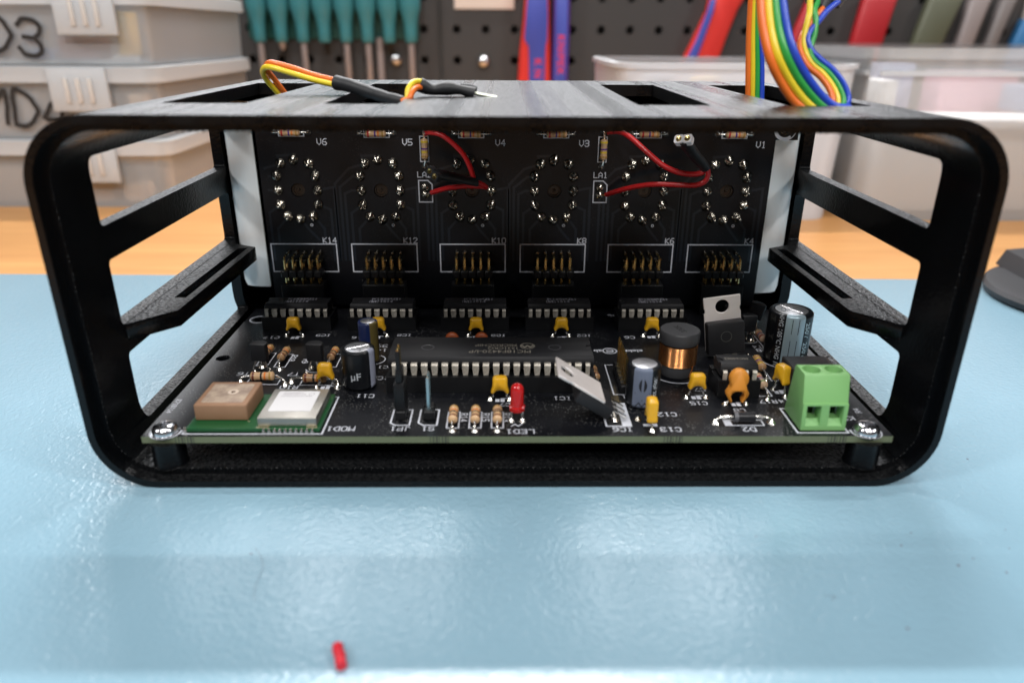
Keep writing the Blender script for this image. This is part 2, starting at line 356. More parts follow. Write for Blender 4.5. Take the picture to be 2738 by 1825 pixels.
# pegboard: two panels with real holes
peg_m = mat('dark_pegboard', (.042, .040, .040), .55, bump=('noise', 500, .2, .2))
def pegboard(x0, cols, z0, rows, label):
    t = thing('pegboard', label, 'pegboard', (x0, 690, -12.7), 'pegboard panels'); mb = MB(); p = 25.0; n = 12; r = 3.6
    for i in range(cols):
        for j in range(rows):
            cx, cz = (i+.5)*p, z0+12.7+(j+.5)*p; vs = []; fs = []
            for k in range(n):
                a = 2*pi*k/n+pi/4; q = max(abs(cos(a)), abs(sin(a))); e = p/2/q
                vs.append((cx+e*cos(a), 0, cz+e*sin(a)))
            for d in (0, 3.5):
                for k in range(n):
                    a = 2*pi*k/n+pi/4; vs.append((cx+r*cos(a), d, cz+r*sin(a)))
            for k in range(n):
                k2 = (k+1) % n; fs += [(k, k2, n+k2, n+k), (n+k, n+k2, 2*n+k2, 2*n+k)]
            mb.add(vs, fs)
    me = mb.mesh('perforated_sheet', peg_m, 30); part('perforated_sheet', me, None, t)
    w, h = cols*p, rows*p
    part('frame', MB().box(-1.5, 0, -1, 14, z0+12.7, z0+12.7+h).box(w, w+1.5, -1, 14, z0+12.7, z0+12.7+h).box(0, w, 10, 14, 0, z0+12.7+h), mat('pegboard_frame', (.03, .03, .03), .6), t)
    return t
# hole grid measured: holes at x=56.5+25k, z=85.6-25k
pegboard(-56.0, 20, -1.9, 7, 'dark grey perforated tool panel behind the red and blue pliers')
pegboard(-559.5, 20, -1.9, 7, 'dark grey perforated tool panel behind the teal screwdrivers')
def bolt(x, z, lab):
    t = thing('bolt', lab, 'bolt', (x, 690, z), 'bolts in the perforated panel')
    part('head', MB().lathe([(0, -4.6), (2.6, -4.4), (4.2, -3.4), (5.2, -1.6), (5.4, 0)], 20, axis='y'), steel, t)
    part('shank', MB().lathe([(2.6, -.5), (2.6, 4)], 12, axis='y'), steel, t)
bolt(-96.9, 60.7, 'shiny round bolt head between the screwdriver shafts'); bolt(-20.5, 59.6, 'shiny round bolt head beside the thick blue handled pliers')
o = put('paper_label', MB().cbox(0, 51, -1.2, 0, 0, 26, .3).mesh('paper_label', mat('cream_label', (.75, .66, .60), .6)), (-45, 690, 101.5))
o['label'] = 'pale label strip stuck on the perforated panel'; o['category'] = 'label'

# screwdrivers in a teal rack
teal = mat('teal_plastic', (.045, .215, .25), .38); teal_d = mat('dark_teal_plastic', (.012, .085, .080), .5); shaft_m = mat('driver_shaft', (.42, .37, .37), .4, .6)
rk = thing('screwdriver_rack', 'dark teal plastic rack holding a row of screwdrivers', 'rack', (-150, 690, 78))
part('back_plate', MB().cbox(-72, 74, -2.5, 0, -1, 62, .8), teal_d, rk); part('shelf', MB().cbox(-72, 74, -22, -2.5, 44, 47, .6), teal_d, rk)
shafts = [0, 63, 0, 76, 0, 0, 76, 0]
def driver(x, zb, lab):
    t = thing('screwdriver', lab, 'screwdriver', (x, 679, zb), 'teal handled screwdrivers')
    prof = [(4.4, 0), (5.0, .8), (5.0, 9), (5.5, 15), (7.0, 21), (8.8, 27), (9.15, 33), (9.0, 64), (7, 70), (0, 71)]
    part('handle', MB().lathe(prof, 20, mf=None), teal, t); return t
for i in range(8):
    x = -210.4+18.35*i; zb = 74.6
    t = driver(x, zb, ['teal screwdriver at the end of the rack next to the plastic boxes', 'teal screwdriver with a very short tip', 'teal screwdriver with long shaft next to the short one',
        'teal screwdriver showing no shaft below its handle', 'teal screwdriver with thin shaft next to the one without shaft', 'teal screwdriver with a thin shaft beside a thicker bare rod',
        'teal screwdriver showing no shaft, above a bolt head', 'teal screwdriver at the end of the rack next to the panel seam'][i])
    if shafts[i] < 70:
        part('shaft', MB().lathe([(0, 0), (1.2, .4), (2.7, 3), (2.7, 60-(zb-74.6))], 12), shaft_m, t, loc=(x, 679, (68 if i == 1 else 14)))
x = -210.4+18.35*5+9; o = put('bare_rod', MB().lathe([(0, 0), (3.2, 1), (3.2, 64), (0, 65)], 12).mesh('bare_rod', shaft_m), (x, 683.5, 14)); o['label'] = 'bare steel rod hanging behind the screwdrivers'; o['category'] = 'rod'

# pliers
red_g = mat('red_grip', (.62, .035, .028), .4); blue_g = mat('blue_grip', (.055, .075, .36), .42); dred = mat('dark_red_grip', (.36, .012, .018), .45)
def grip(poly, d, inset, label, name, txt=None, tpos=None, tsize=6, tsp=1.0, m1=red_g, m2=blue_g, y=684, loc=(0, 0)):
    t = thing(name, label, 'pliers', (loc[0], y, loc[1]), 'tools hanging on the perforated panel')
    pl = [(p[0]-loc[0], p[1]-loc[1]) for p in poly]
    part('grip_sleeve', MB().pillow(pl, d, min(d*.42, 3.0)), m1, t)
    if inset:
        ip = [(p[0]-loc[0], p[1]-loc[1]) for p in inset]
        part('soft_inlay', MB().pillow(ip, 3.0, 1.0, ins=.8).xf(lambda v: v+Vector((0, -d/2, 0))), m2, t)
    if txt:
        me = text_mesh(txt, tsize, 'lettering', mat('red_lettering', (.72, .03, .05), .5), .2, tsp)
        part('lettering', me, None, t, loc=(tpos[0], y-d/2-1.62, tpos[1]), rot=(pi/2, pi/2, 0))
    return t
def strip(pts):
    """pts [(xl,xr,z)] from bottom to top -> ccw outline"""
    return [(p[1], p[2]) for p in pts]+[(p[0], p[2]) for p in reversed(pts)]
def strip_ccw(pts): return [(p[1], p[2]) for p in pts]+[(p[0], p[2]) for p in reversed(pts)]
grip(strip_ccw([(9.0, 38, 20), (9.6, 37.8, 45), (11, 37, 70), (14, 36, 95), (16, 35, 125)]), 16, strip_ccw([(19, 32.4, 20), (19.4, 32.6, 40), (18.4, 33, 72), (14.6, 34.4, 78), (16, 34.4, 96), (18, 33, 124)]),
     'wide pliers handle in red with a blue inlay reading KNIPEX', 'pliers', 'KNIPEX', (26.4, 40), 8.6, 1.75, loc=(24, 20))
grip(strip_ccw([(38.6, 52.8, 20), (38.8, 53.4, 45), (39, 53.6, 80), (39.2, 53, 125)]), 12, strip_ccw([(40.4, 50.6, 20), (40.5, 51.2, 50), (40.8, 51.6, 80), (41, 51, 124)]),
     'narrow pliers handle in blue with red KNIPEX lettering', 'pliers', 'KNIPEX', (46, 66), 8.0, 1.2, loc=(46, 20), m1=mat('purple_blue_grip', (.10, .035, .26), .42))
grip(strip_ccw([(150, 176, 40), (153, 183, 62), (161, 188, 80), (170, 195, 102), (172, 205, 120)]), 15, strip_ccw([(150.6, 158, 40), (153.6, 162.6, 60), (161.6, 168, 78), (168.5, 174, 100), (170.6, 175, 110)]),
     'slanted red handle with a blue edge beside the ribbon cable', 'pliers', loc=(165, 40))
for (pts, m, lab) in (([(231, 250, 40), (243, 258, 74), (255, 270, 112)], dred, 'dark red handle hanging behind the ribbon cable'),
                      ([(292, 318, 40), (297, 324, 74), (302, 330, 112)], dred, 'wide dark red handle hanging above the clear box'),
                      ([(345, 366, 40), (350, 376, 74), (358, 386, 112)], mat('olive_grip', (.085, .092, .06), .5), 'olive green handle hanging beside the dark red one'),
                      ([(384, 397, 40), (388, 403, 74), (393, 410, 112)], mat('grey_grip', (.23, .20, .20), .5), 'grey handle hanging between the olive and the blue tool'),
                      ([(408, 418, 40), (413, 424, 74), (420, 432, 112)], mat('pale_grey_grip', (.16, .145, .145), .5), 'thin grey handle hanging next to the blue tool'),
                      ([(434, 462, 40), (436, 462, 74), (442, 462, 96)], mat('sky_blue_grip', (.03, .15, .34), .5), 'blue tool handle at the end of the row of hanging tools')):
    grip(strip_ccw(pts), 11, None, lab, 'hanging_tool', m1=m, loc=((pts[0][0]+pts[0][1])/2, pts[0][2]))

# storage boxes
clear_box = milky('milky_box_plastic', (.91, .95, .99), .58); clear_in = milky('clear_inner_face', (.9, .9, .9), .96); lid_m = milky('milky_lid_plastic', (.92, .96, 1.0), .30); tray_m = milky('white_tray_plastic', (.92, .94, .99), .24)
marker = mat('black_marker', (.02, .018, .018), .6)
def rloop(x0, x1, y0, y1, r, z, n=6):
    return [(x, y, z) for x, y in rrect(x0, x1, y0, y1, r, n)]
def shell_box(x0, x1, y0, y1, z0, z1, r, taper, t, mb=None, rim=2.5):
    """open-topped thin walled tub with rolled rim"""
    mb = mb or MB()
    L = [rloop(x0+taper, x1-taper, y0+taper, y1-taper, r, z0), rloop(x0, x1, y0, y1, r, z1-rim), rloop(x0-rim*.6, x1+rim*.6, y0-rim*.6, y1+rim*.6, r+rim*.6, z1-rim), rloop(x0-rim*.6, x1+rim*.6, y0-rim*.6, y1+rim*.6, r+rim*.6, z1),
         rloop(x0+t, x1-t, y0+t, y1-t, r-t*.5, z1), rloop(x0+t+taper, x1-t-taper, y0+t+taper, y1-t-taper, r-t*.5, z0+t)]
    n = len(L[0]); vs = [v for l in L for v in l]; fs = []
    for j in range(len(L)-1):
        for k in range(n): fs.append((j*n+k, j*n+(k+1) % n, (j+1)*n+(k+1) % n, (j+1)*n+k))
    fs += [tuple(range(n)), tuple(range(5*n, 6*n))]
    return mb.add(vs, fs, [1 if (k < 5*n and k >= 4*n) or k == 5*n+1 else 0 for k in range(5*n+2)])
def stuff_block(parent, rng, specs):
    for (x0, x1, y0, y1, z0, z1, c, rot) in specs:
        c = tuple(min(.95, k*1.35+.03) for k in c)
        cx, cy = (x0+x1)/2, (y0+y1)/2
        part('content', MB().cbox(-(x1-x0)/2, (x1-x0)/2, -(y1-y0)/2, (y1-y0)/2, 0, z1-z0, .8), mat('content_%02x%02x%02x' % tuple(int(255*k) for k in c), c, .6), parent, loc=(cx, cy, z0), rot=(0, 0, rot))
def lid_box(z0, z1, txt, label, dx, contents, x0=-372, x1=-195, y0=430, y1=592):
    t = thing('storage_box', label, 'box', ((x0+x1)/2, (y0+y1)/2, z0), 'stacked clear boxes')
    cx, cy = (x0+x1)/2, (y0+y1)/2; h = z1-z0
    part('tub', shell_box(x0-cx, x1-cx, y0-cy, y1-cy, 0, h-5.5, 9, 1.2, 1.4), [clear_box, clear_in], t)
    mb = MB(); a = [rloop(x0-cx-3, x1-cx+3, y0-cy-3, y1-cy+3, 11, z) for z in (h-9, h-1.2)]+[rloop(x0-cx+2, x1-cx-2, y0-cy+2, y1-cy-2, 9, h-.2)]
    n = len(a[0]); fs = [(j*n+k, j*n+(k+1) % n, (j+1)*n+(k+1) % n, (j+1)*n+k) for j in range(2) for k in range(n)]+[tuple(range(2*n, 3*n))]
    part('lid', mb.add([v for l in a for v in l], fs), lid_m, t)
    lx = -238+dx-cx; m2 = MB().cbox(lx-16, lx+16, y0-cy-5.2, y0-cy-2.2, h-24, h-1, .8)
    lt = part('latch', m2, lid_m, t)
    for k in range(3): part('rib', MB().cbox(-1.2, 1.2, -.7, .3, -6.5, 6.5, .3), mat('latch_rib', (.58, .55, .52), .5), lt, loc=(lx+cx-6+6.5*k, y0-5.4, z0+h-13))
    if txt:
        me = lettering(txt, 17.5, 2.4, hand=True).mesh('marker_lettering', marker, 0)
        part('marker_lettering', me, None, t, loc=(txt_x, y0-.9, z0+h*.5-3), rot=(pi/2, .12, 0))
    stuff_block(t, random, contents); return t
txt_x = -300
def front(x0, x1, z0, z1, c): return (x0, x1, 434.0, 448, z0, z1, c, 0)
def side(y0, y1, z0, z1, c): return (-210, -199.2, y0, y1, z0, z1, c, 0)
lid_box(-12.7, 26.4, None, 'clear plastic box with closed lid at the bottom of the stack', 0,
        [front(-330, -262, -10, 9, (.30, .22, .15)), front(-258, -232, -10, 13, (.42, .27, .17)), front(-226, -214, -10, 0, (.62, .48, .36)), side(455, 500, -10, 6, (.55, .40, .30)), side(510, 575, -10, 14, (.40, .30, .25))])
txt_x = -277
lid_box(26.6, 65.4, 'SMD4', 'clear plastic box lettered SMD4, in the middle of the stack', 3,
        [front(-330, -247, 29, 46, (.20, .17, .16)), front(-240, -224, 29, 36, (.26, .20, .19)), front(-213, -206, 29, 50, (.62, .44, .27)), side(449, 470, 29, 46, (.30, .26, .25)), side(472, 536, 29, 51, (.16, .14, .15)), side(545, 580, 29, 40, (.35, .30, .28))])
txt_x = -282
lid_box(65.6, 104.4, 'SMD3', 'clear plastic box lettered SMD3, topmost of the stack', 14,
        [front(-330, -264, 68, 83, (.10, .11, .15)), front(-262, -249, 68, 73, (.06, .12, .30)), front(-246, -224, 68, 79, (.20, .07, .08)), front(-213.5, -206.5, 70, 92, (.80, .45, .08)), (-260, -250, 452, 470, 68, 90, (.10, .10, .13), .3),
         side(449, 462, 68, 91, (.16, .18, .24)), side(464, 500, 68, 84, (.34, .39, .48)), side(522, 540, 68, 93, (.12, .12, .14)), side(550, 575, 68, 80, (.30, .34, .36))])
t = thing('tray', 'opaque white open plastic tray under the ribbon cable', 'tray', (122, 460, -12.7))
part('tub', shell_box(-66, 61, -60, 60, 0, 81.5, 14, 3, 2.2), [tray_m, clear_in], t)
stuff_block(t, random, [(74, 86, 405, 416, 20, 63, (.16, .18, .22), .5), (98, 110, 404, 416, 20, 62, (.72, .45, .15), .3)])
t = thing('clear_bin', 'large clear open plastic bin holding papers and coloured packs', 'bin', (266, 480, -12.7))
part('tub', shell_box(-79, 130, -80, 120, 0, 89.5, 9, 2, 1.6, rim=5), [milky('clear_bin_plastic', (.96, .97, .98), .58, .2), clear_in], t)
part('rib', MB().box(-79.9, -78.3, -76, 116, 76, 78.5).box(-75, 126, -81.4, -80.0, 76, 78.5), lid_m, t)
stuff_block(t, random, [(202, 320, 412, 470, -9, 36, (.86, .84, .80), .04), (210, 300, 405, 450, 36.3, 41, (.90, .88, .84), -.06), (268, 318, 480, 500, 20, 62, (.40, .24, .28), .05), (205, 262, 500, 515, -9, 66, (.22, .24, .32), 0), (204, 212, 420, 470, -9, 60, (.80, .80, .84), 0), (300, 360, 450, 470, 41.3, 56, (.14, .17, .24), .1)])
# black round stand on the mat
blk_soft = mat('matt_black_rubber', (.018, .018, .021), .55)
t = thing('round_stand', 'flat black round base with a wedge shaped arm, on the mat edge', 'stand', (223, 262, -ZB))
part('base', MB().lathe([(34, 0), (37.5, .8), (38.2, 3.0), (37.0, 4.4), (33, 5.0), (0, 5.2)], 56), blk_soft, t)
part('arm', MB().prism([(-22, 4.9), (-19, 11), (12, 14), (16, 4.9)], 6, 34, 'y').xf(lambda v: Vector((v.x+.1*v.y, v.y, v.z))), blk_soft, t)
# bit of wire insulation, specks
t = thing('wire_scrap', 'short red bit of stripped wire insulation lying on the blue mat', 'scrap', (-29.4, 89.7, -ZB))
part('insulation', MB().tube(crom([(-.75, 2.15, .95), (-.5, 1.0, .9), (.05, .1, .95), (.3, -1.0, .88), (.75, -2.2, .95)], 6), [.86+.07*sin(k*1.7) for k in range(25)], 16), mat('red_insulation', (.62, .02, .035), .42, bump=('noise', 900, .7, .2)), t)
sp = MB()
spots = [(-130, 120, .5), (-104, 112, .4), (-52, 116, .45), (48, 121, .35), (76, 118, .5), (84, 112, .6), (88, 114, .4), (92, 110, .5), (97, 117, .3), (66, 96, .6), (100, 123, .3), (108, 150, .5), (-118, 142, .3), (9, 99, .3), (104, 104, .4), (80, 122, .35), (-20, 101, .25)]
for x, y, r in spots:
    r *= .55; sp.lathe([(r, 0), (r*.7, r*.35), (0, r*.5)], 6, (x, y, 0))
for (x, y, a, l) in ((-52, 118, 1.2, 16), (-110, 128, .3, 3), (55, 104, .5, 2.5)):
    pts = [(x+l*t*cos(a)+1.2*sin(5*t), y-l*t*sin(a), .12) for t in (0, .2, .4, .6, .8, 1)]
    sp.tube(crom(pts, 4), .028, 5)
o = put('dust_specks', sp.mesh('dust_specks', mat('dark_speck', (.16, .17, .20), .8)), (0, 0, -ZB), kind='stuff'); o['label'] = 'small dark specks of dirt scattered on the blue mat'; o['category'] = 'dirt'

# ================================================================== clock case
def obj_tmp(mb, mats):
    me = bpy.data.meshes.new('tmp'); me.from_pydata(mb.v, [], mb.f)
    for m in mats: me.materials.append(m)
    me.polygons.foreach_set('material_index', mb.m)
    bm = bmesh.new(); bm.from_mesh(me); bmesh.ops.recalc_face_normals(bm, faces=bm.faces[:]); bm.to_mesh(me); bm.free()
    o = bpy.data.objects.new('tmp', me); COL.objects.link(o); return o
def carve(mb, cuts, mats, bev=0, seg=2, adds=()):
    """boolean in millimetres, then back to an MB"""
    o = obj_tmp(mb, mats); tmp = []
    for op, lst in (('UNION', adds), ('DIFFERENCE', cuts)):
        for c in lst:
            k = obj_tmp(c, mats); tmp.append(k)
            md = o.modifiers.new('b', 'BOOLEAN'); md.object = k; md.operation = op; md.solver = 'EXACT'
            md.material_mode = 'TRANSFER' if hasattr(md, 'material_mode') else md.material_mode
    if bev:
        md = o.modifiers.new('v', 'BEVEL'); md.width = bev; md.segments = seg; md.limit_method = 'ANGLE'; md.angle_limit = radians(50); md.use_clamp_overlap = True
    dg = bpy.context.evaluated_depsgraph_get(); me = bpy.data.meshes.new_from_object(o.evaluated_get(dg))
    out = MB(); out.v = [tuple(v.co) for v in me.vertices]; out.f = [list(p.vertices) for p in me.polygons]; out.m = [p.material_index for p in me.polygons]
    for k in tmp+[o]: bpy.data.objects.remove(k)
    return out
YF, YR = 138.5, 248.0
case = thing('clock_case', 'open black 3D printed clock case with rounded corners, slotted top and sides', 'case', (0, 193, -ZB))
def cl(mb): return mb.xf(lambda v: v-Vector((0, 193, -ZB)))
tube_o = MB().prism(rrect(-92.5, 92.5, -10.7, 68.75, 13.5, 14), YF, YR)
cut = [MB().prism(rrect(-89.3, 89.3, -7.6, 65.6, 10.4, 12), 120, 245.4), MB().prism(rrect(-90.9, 90.9, -9.1, 67.15, 12, 12), 120, 141.6)]
for z0, z1 in ((43.9, 58.7), (21.2, 36.4), (-2.4, 14.4)):
    cut.append(MB().prism(rrect(155.6, 231, z0, z1, 1.2, 3), -120, 120, 'x'))
for x0, x1 in ((25.4, 41.0), (57.5, 75.2), (-41.0, -25.4), (-75.2, -57.5)): cut.append(MB().box(x0, x1, 162.2, 229, 60, 80))
sh = carve(tube_o, cut, [case_m], .28, 2)
part('shell', cl(sh), case_m, case, smooth=40)
for sg in (-1, 1):
    pl = [(sg*89.5, 156.6), (sg*81.0, 166.2), (sg*80.1, 220.5), (sg*80.1, 222.5), (sg*89.5, 227.5)]
    if sg > 0: pl = pl[::-1]
    br = carve(MB().prism(pl, 16.9, 21.1, 'z'), [MB().prism([(min(sg*85.7, sg*82.9), 175.2), (max(sg*85.7, sg*82.9), 175.2), (max(sg*84.9, sg*82.3), 221), (min(sg*84.9, sg*82.3), 221)], 10, 30, 'z')], [case_m], .25, 2)
    part('guide_bracket', cl(br), case_m, case)
bd = MB()
ring_ = rrect(-89.35, 89.35, -7.65, 65.65, 10.4, 16)
def along(poly, step):
    out = []
    for a, b in zip(poly, poly[1:]+poly[:1]):
        n = max(1, int((Vector(b)-Vector(a)).length/step))
        out += [(a[0]+(b[0]-a[0])*k/n, a[1]+(b[1]-a[1])*k/n) for k in range(n)]
    return out
for x, z in along(ring_, 1.25):
    r = random.uniform(.13, .3); bd.lathe([(0, -r), (r*.8, -r*.5), (r, 0), (r*.8, r*.5), (0, r)], 7, (x+random.uniform(-.1, .1), 141.55, z+random.uniform(-.12, .12)), 'y')
part('printing_blobs', cl(bd), case_m, case, kind='stuff')
for x, y in ((-78.6, 144.4), (78.9, 144.2), (-78.6, 216), (78.9, 216)):
    part('standoff', MB().lathe([(3.9, -6.0), (3.65, -5.6), (3.65, 0)], 32), case_m, case, loc=(x, y, -1.62))
# ================================================================== display board
DY = 226.3
disp = thing('display_circuit_board', 'upright black circuit board with six rings of solder joints and white markings', 'circuit board', (0.8, DY, 0))
def dl(x, y=DY, z=0): return (x, y, z)
outl = [(-77.1, .6), (78.9, .6), (78.9, 53.4), (85.5, 53.4), (85.5, 63), (-85, 63), (-85, 56.2), (-77.1, 56.2)]
db = MB().prism([(p[0], p[1]) for p in outl], 0, 1.6, 'y', 1, 0)
PX = [-66.04, -40.64, -12.7, 12.7, 40.64, 66.04]
dcuts = [MB().lathe([(2.15, -3), (2.15, 5)], 20, (x-.1, 0, 37.9), 'y') for x in PX]+[MB().lathe([(1.9, -3), (1.9, 5)], 20, (81.4, 0, 57), 'y')]
db = carve(db, dcuts, [pcb_disp, fr4])
dboard = part('board', db.xf(lambda v: v-Vector((.8, 0, 0))), [pcb_disp, fr4], disp)
def dput(name, mb, mats, x, z, dy=-.03, parent=None, smooth=0, rot=None):
    """flat x/y drawing stood up on the display board"""
    me = mb if isinstance(mb, bpy.types.Mesh) else mb.mesh(name, mats, smooth)
    return put(name, me, (x, DY+dy, z), parent or dboard, rot=rot or (pi/2, 0, 0))
for s, x, z in (('V6', -57.5, 52.4), ('V5', -31.9, 52.4), ('V4', -4.0, 52.3), ('V3', 21.2, 52.2), ('V1', 74.6, 52.0)): dput('silkscreen_text', lettering(s, 1.75, .26), silk, x, z)
for s, x in (('K14', -57.8), ('K12', -32.4), ('K10', -4.5), ('K8', 21.7), ('K6', 49.6), ('K4', 74.9)): dput('silkscreen_text', lettering(s, 1.65, .25), silk, x, 22.2)
for s, x in (('LA2', -27.2), ('LA1', 26.6)): dput('silkscreen_text', lettering(s, 1.6, .24), silk, x, 42.8)
ring12 = [(-4.4, 8.1), (-.4, 9.3), (4.1, 8.1), (5.7, 4.4), (5.9, 0), (5.8, -4.3), (4.1, -8.1), (-.1, -9), (-3.9, -8.1), (-5.9, -4.5), (-6, 0), (-6.1, 4.4)]
jm = []
for k in range(5):
    mb = MB(); prof = [(1.6, 0), (1.5, .28), (1.2, .8), (.8, 1.2), (.5, 1.4), (.42, 1.6+.25*k), (.3, 1.85+.25*k), (0, 1.95+.25*k)]
    mb.lathe(prof, 16); sk = random.uniform(.0, .22)*(k-1); ex = .10*k
    mb.xf(lambda v: Vector((v.x*(1+.05*sin(3*v.z+k))+sk*max(0, v.z-.6), v.y*(1+ex*.4)-.28*max(0, v.z-.9), v.z)))
    jm.append(mb.mesh('solder_joint', solder, 60))
def arc_pts(cx, cy, r, a0, a1, n=14): return [(cx+r*cos(radians(a0+(a1-a0)*k/n)), cy+r*sin(radians(a0+(a1-a0)*k/n))) for k in range(n+1)]
for i, x in enumerate(PX):
    for k, (dx, dz) in enumerate(ring12):
        put('solder_joint', jm[(k*3+i*2) % 5], (x-.1+dx, DY, 37.9+dz), disp, rot=(pi/2, random.uniform(-.6, .6), 0))
    # socket eyelet in the middle of each ring
    e = put('eyelet', MB().lathe([(2.1, .2), (2.05, .9), (1.5, 1.0), (1.45, .35), (.5, .3), (.35, .75), (0, .85)], 24).mesh('eyelet', mat('dull_brass', (.05, .036, .026), .38, .6)), (x-.1, DY+1.5, 37.9), disp, rot=(pi/2, 0, 0))
    dput('via_ring', MB().lathe([(.26, 0), (.46, 0), (.46, .03), (.26, .05)], 16, cap=False), silk, x+3.1, 27.1, smooth=0)
    tr = MB()
    for pts in ([(-14, -22), (-14, 2), (-9.5, 6.6), (-4.4, 8.1)], [(-12.6, -22), (-12.6, 1), (-8.5, 4.2), (-6.1, 4.4)], [(-11.2, -22), (-11.2, -1), (-9, 0), (-6, 0)], [(-9.6, -22), (-9.6, -7), (-5.9, -4.5)],
                [(9.5, -22), (9.5, -6), (5.8, -4.3)], [(11, -22), (11, 1), (5.9, 0)], [(-4.4, 8.1), (-5.3, 10.4), (-.4, 10.6), (-.4, 9.3)], [(-3.9, -8.1), (-7.5, -12), (-7.5, -16)], [(-.1, -9), (2.4, -12.5), (5, -15.5)], [(4.1, -8.1), (7, -12), (7, -16)]):
        if x+min(p[0] for p in pts) < -76.5: pts = [p for p in pts if x+p[0] > -76.4]
        if x+max(p[0] for p in pts) > 78.2: continue
        stroke(tr, pts, .75, 0)
    pass
    dput('copper_traces', tr, trace_m, x, 37.9, -.016)
    ob = MB(); stroke(ob, [(-10.3, 21), (10.3, 21), (10.3, 11.95), (-10.3, 11.95)], .34, 0, True); dput('silkscreen_outline', ob, silk, x-.12, 0)
# resistors
BANDS = {'red': (.42, .02, .02), 'violet': (.10, .03, .22), 'orange': (.70, .18, .02), 'gold': (.42, .24, .06), 'yellow': (.72, .52, .02), 'brown': (.14, .03, .015), 'black': (.01, .01, .01), 'green': (.06, .30, .05), 'blue': (.03, .06, .30), 'tan': (.58, .37, .20), 'tan2': (.44, .25, .12), 'pink': (.62, .42, .28)}
def bandmat(c): return mat('resistor_'+c, BANDS[c], .30, coat=.2)
def resistor_mesh(bands, body='tan', L=6.2, r=1.12):
    """axis along x, bands = 4 colours from the +x end"""
    m = [bandmat(body)]; mb = MB(); e = r
    xs = [(-.5, .0), (-.495, .35*r), (-.47, .72*r), (-.43, .95*r), (-.38, r), (-.30, r), (-.25, .90*r)]
    pos = [-.21, -.11, 0, .10, .20]; prof = [(p[1], p[0]*L) for p in xs]; tags = [0]*(len(prof)-1)
    order = [bands[3], bands[2], bands[1], None]; edges = [(-.20, -.12, bands[2]), (-.04, .04, bands[1])]
    seq = [(-.20, 0), (-.115, 1), (-.035, 0), (.045, 2), (.20, 0)]
    for c in bands: m.append(bandmat(c))
    # body rings: gold on the left bulge, three bands to the right
    tags = [0, 0, 0, 0, 4, 0]
    for h, tg in ((-.17, 0), (-.09, 3), (-.02, 0), (.06, 2), (.14, 0), (.25, 0)): prof.append((.88*r, h*L)); tags.append(tg)
    for rr, h, tg in ((r, .30, 0), (r, .39, 1), (.95*r, .43, 0), (.72*r, .47, 0), (.35*r, .495, 0), (0, .5, 0)): prof.append((rr, h*L)); tags.append(tg)
    mb.lathe(prof, 18, axis='x', mf=lambda j, k: tags[j] if j < len(tags) else 0)
    return mb.mesh('resistor', m, 60)
RM = {}
def resistor(parent, p, ang, bands, pads, tilt=0, body='tan', L=6.2, r=1.12, up='z', board=0):
    """p = body centre (board frame mm), ang about the board normal, pads = two lead foot points"""
    key = (tuple(bands), body, L, r)
    if key not in RM: RM[key] = resistor_mesh(bands, body, L, r)
    rot = (0, tilt, ang) if up == 'z' else (pi/2, 0, 0) if False else (0, -ang, 0)
    o = put('resistor', RM[key], p, parent, rot=rot)
    d = Vector((cos(ang), sin(ang), 0)) if up == 'z' else Vector((cos(ang), 0, sin(ang)))
    nrm = Vector((0, 0, 1)) if up == 'z' else Vector((0, -1, 0))
    P = Vector(p)
    for sg, pad in ((-1, pads[0]), (1, pads[1])):
        pad = Vector(pad); a = P+d*sg*L*.49; b = P+d*sg*(L*.5+.7); kn = pad+nrm*(nrm.dot(a-pad)*.75)
        mb = MB().tube([(v-P) for v in crom([a, b, kn, pad-nrm*.2], 4)], .29, 8)
        q = pad-P; mb2 = MB().lathe([(.95, 0), (.75, .3), (.42, .75), (.3, 1.05)], 12)
        if up == 'z': mb2.xf(lambda v: v+q)
        else: mb2.xf(lambda v: Vector((v.x, -v.z, v.y))+q)
        mb.add(mb2.v, mb2.f)
        # cancel the body's rotation for the lead
        le = put('lead', mb.mesh('lead', tin, 50), (0, 0, 0), o, rel=True)
        le.matrix_parent_inverse = Matrix.Identity(4); le.rotation_mode = 'QUATERNION'
        from mathutils import Euler
        le.rotation_quaternion = Euler(rot).to_quaternion().inverted()
    return o
for i, x in enumerate(PX):
    cx, cz = x-.35+[0, 0, .3, .4, .2, .6][i], 55.0+[.25, 0, 0, .05, .15, .1][i]
    resistor(disp, (cx, DY-1.35, cz), pi, ['red', 'violet', 'orange', 'gold'], [(cx+5.1, DY, cz), (cx-5.1, DY, cz)], up='y')
    ob = MB(); stroke(ob, [(-3.75, 1.25), (3.75, 1.25), (3.75, -1.25), (-3.75, -1.25)], .3, 0, True); dput('silkscreen_outline', ob, silk, cx, cz)
for x, sg in ((-26.9, -1), (26.8, 1)):
    resistor(disp, (x+.2, DY-1.4, 50.6), pi/2, ['yellow', 'violet', 'yellow', 'gold'], [(x-.05, DY, 45.3), (x-.1, DY, 55.9)], up='y')
    ob = MB(); stroke(ob, [(-1.25, 3.7), (1.25, 3.7), (1.25, -3.7), (-1.25, -3.7)], .3, 0, True); dput('silkscreen_outline', ob, silk, x, 50.4)
    ob = MB(); stroke(ob, [(-2.05, 3.3), (.8, 3.3), (2.05, 2.1), (2.05, -3.3), (-2.05, -3.3)], .34, 0, True); dput('silkscreen_outline', ob, silk, x-.1, 37.7)
    for dz in (1.3, -1.0):
        put('solder_joint', MB().lathe([(1.25, 0), (1.1, .5), (.7, .9), (0, 1.1)], 14).mesh('solder_joint', solder), (x-.2, DY, 37.7+dz), disp, rot=(pi/2, 0, 0))
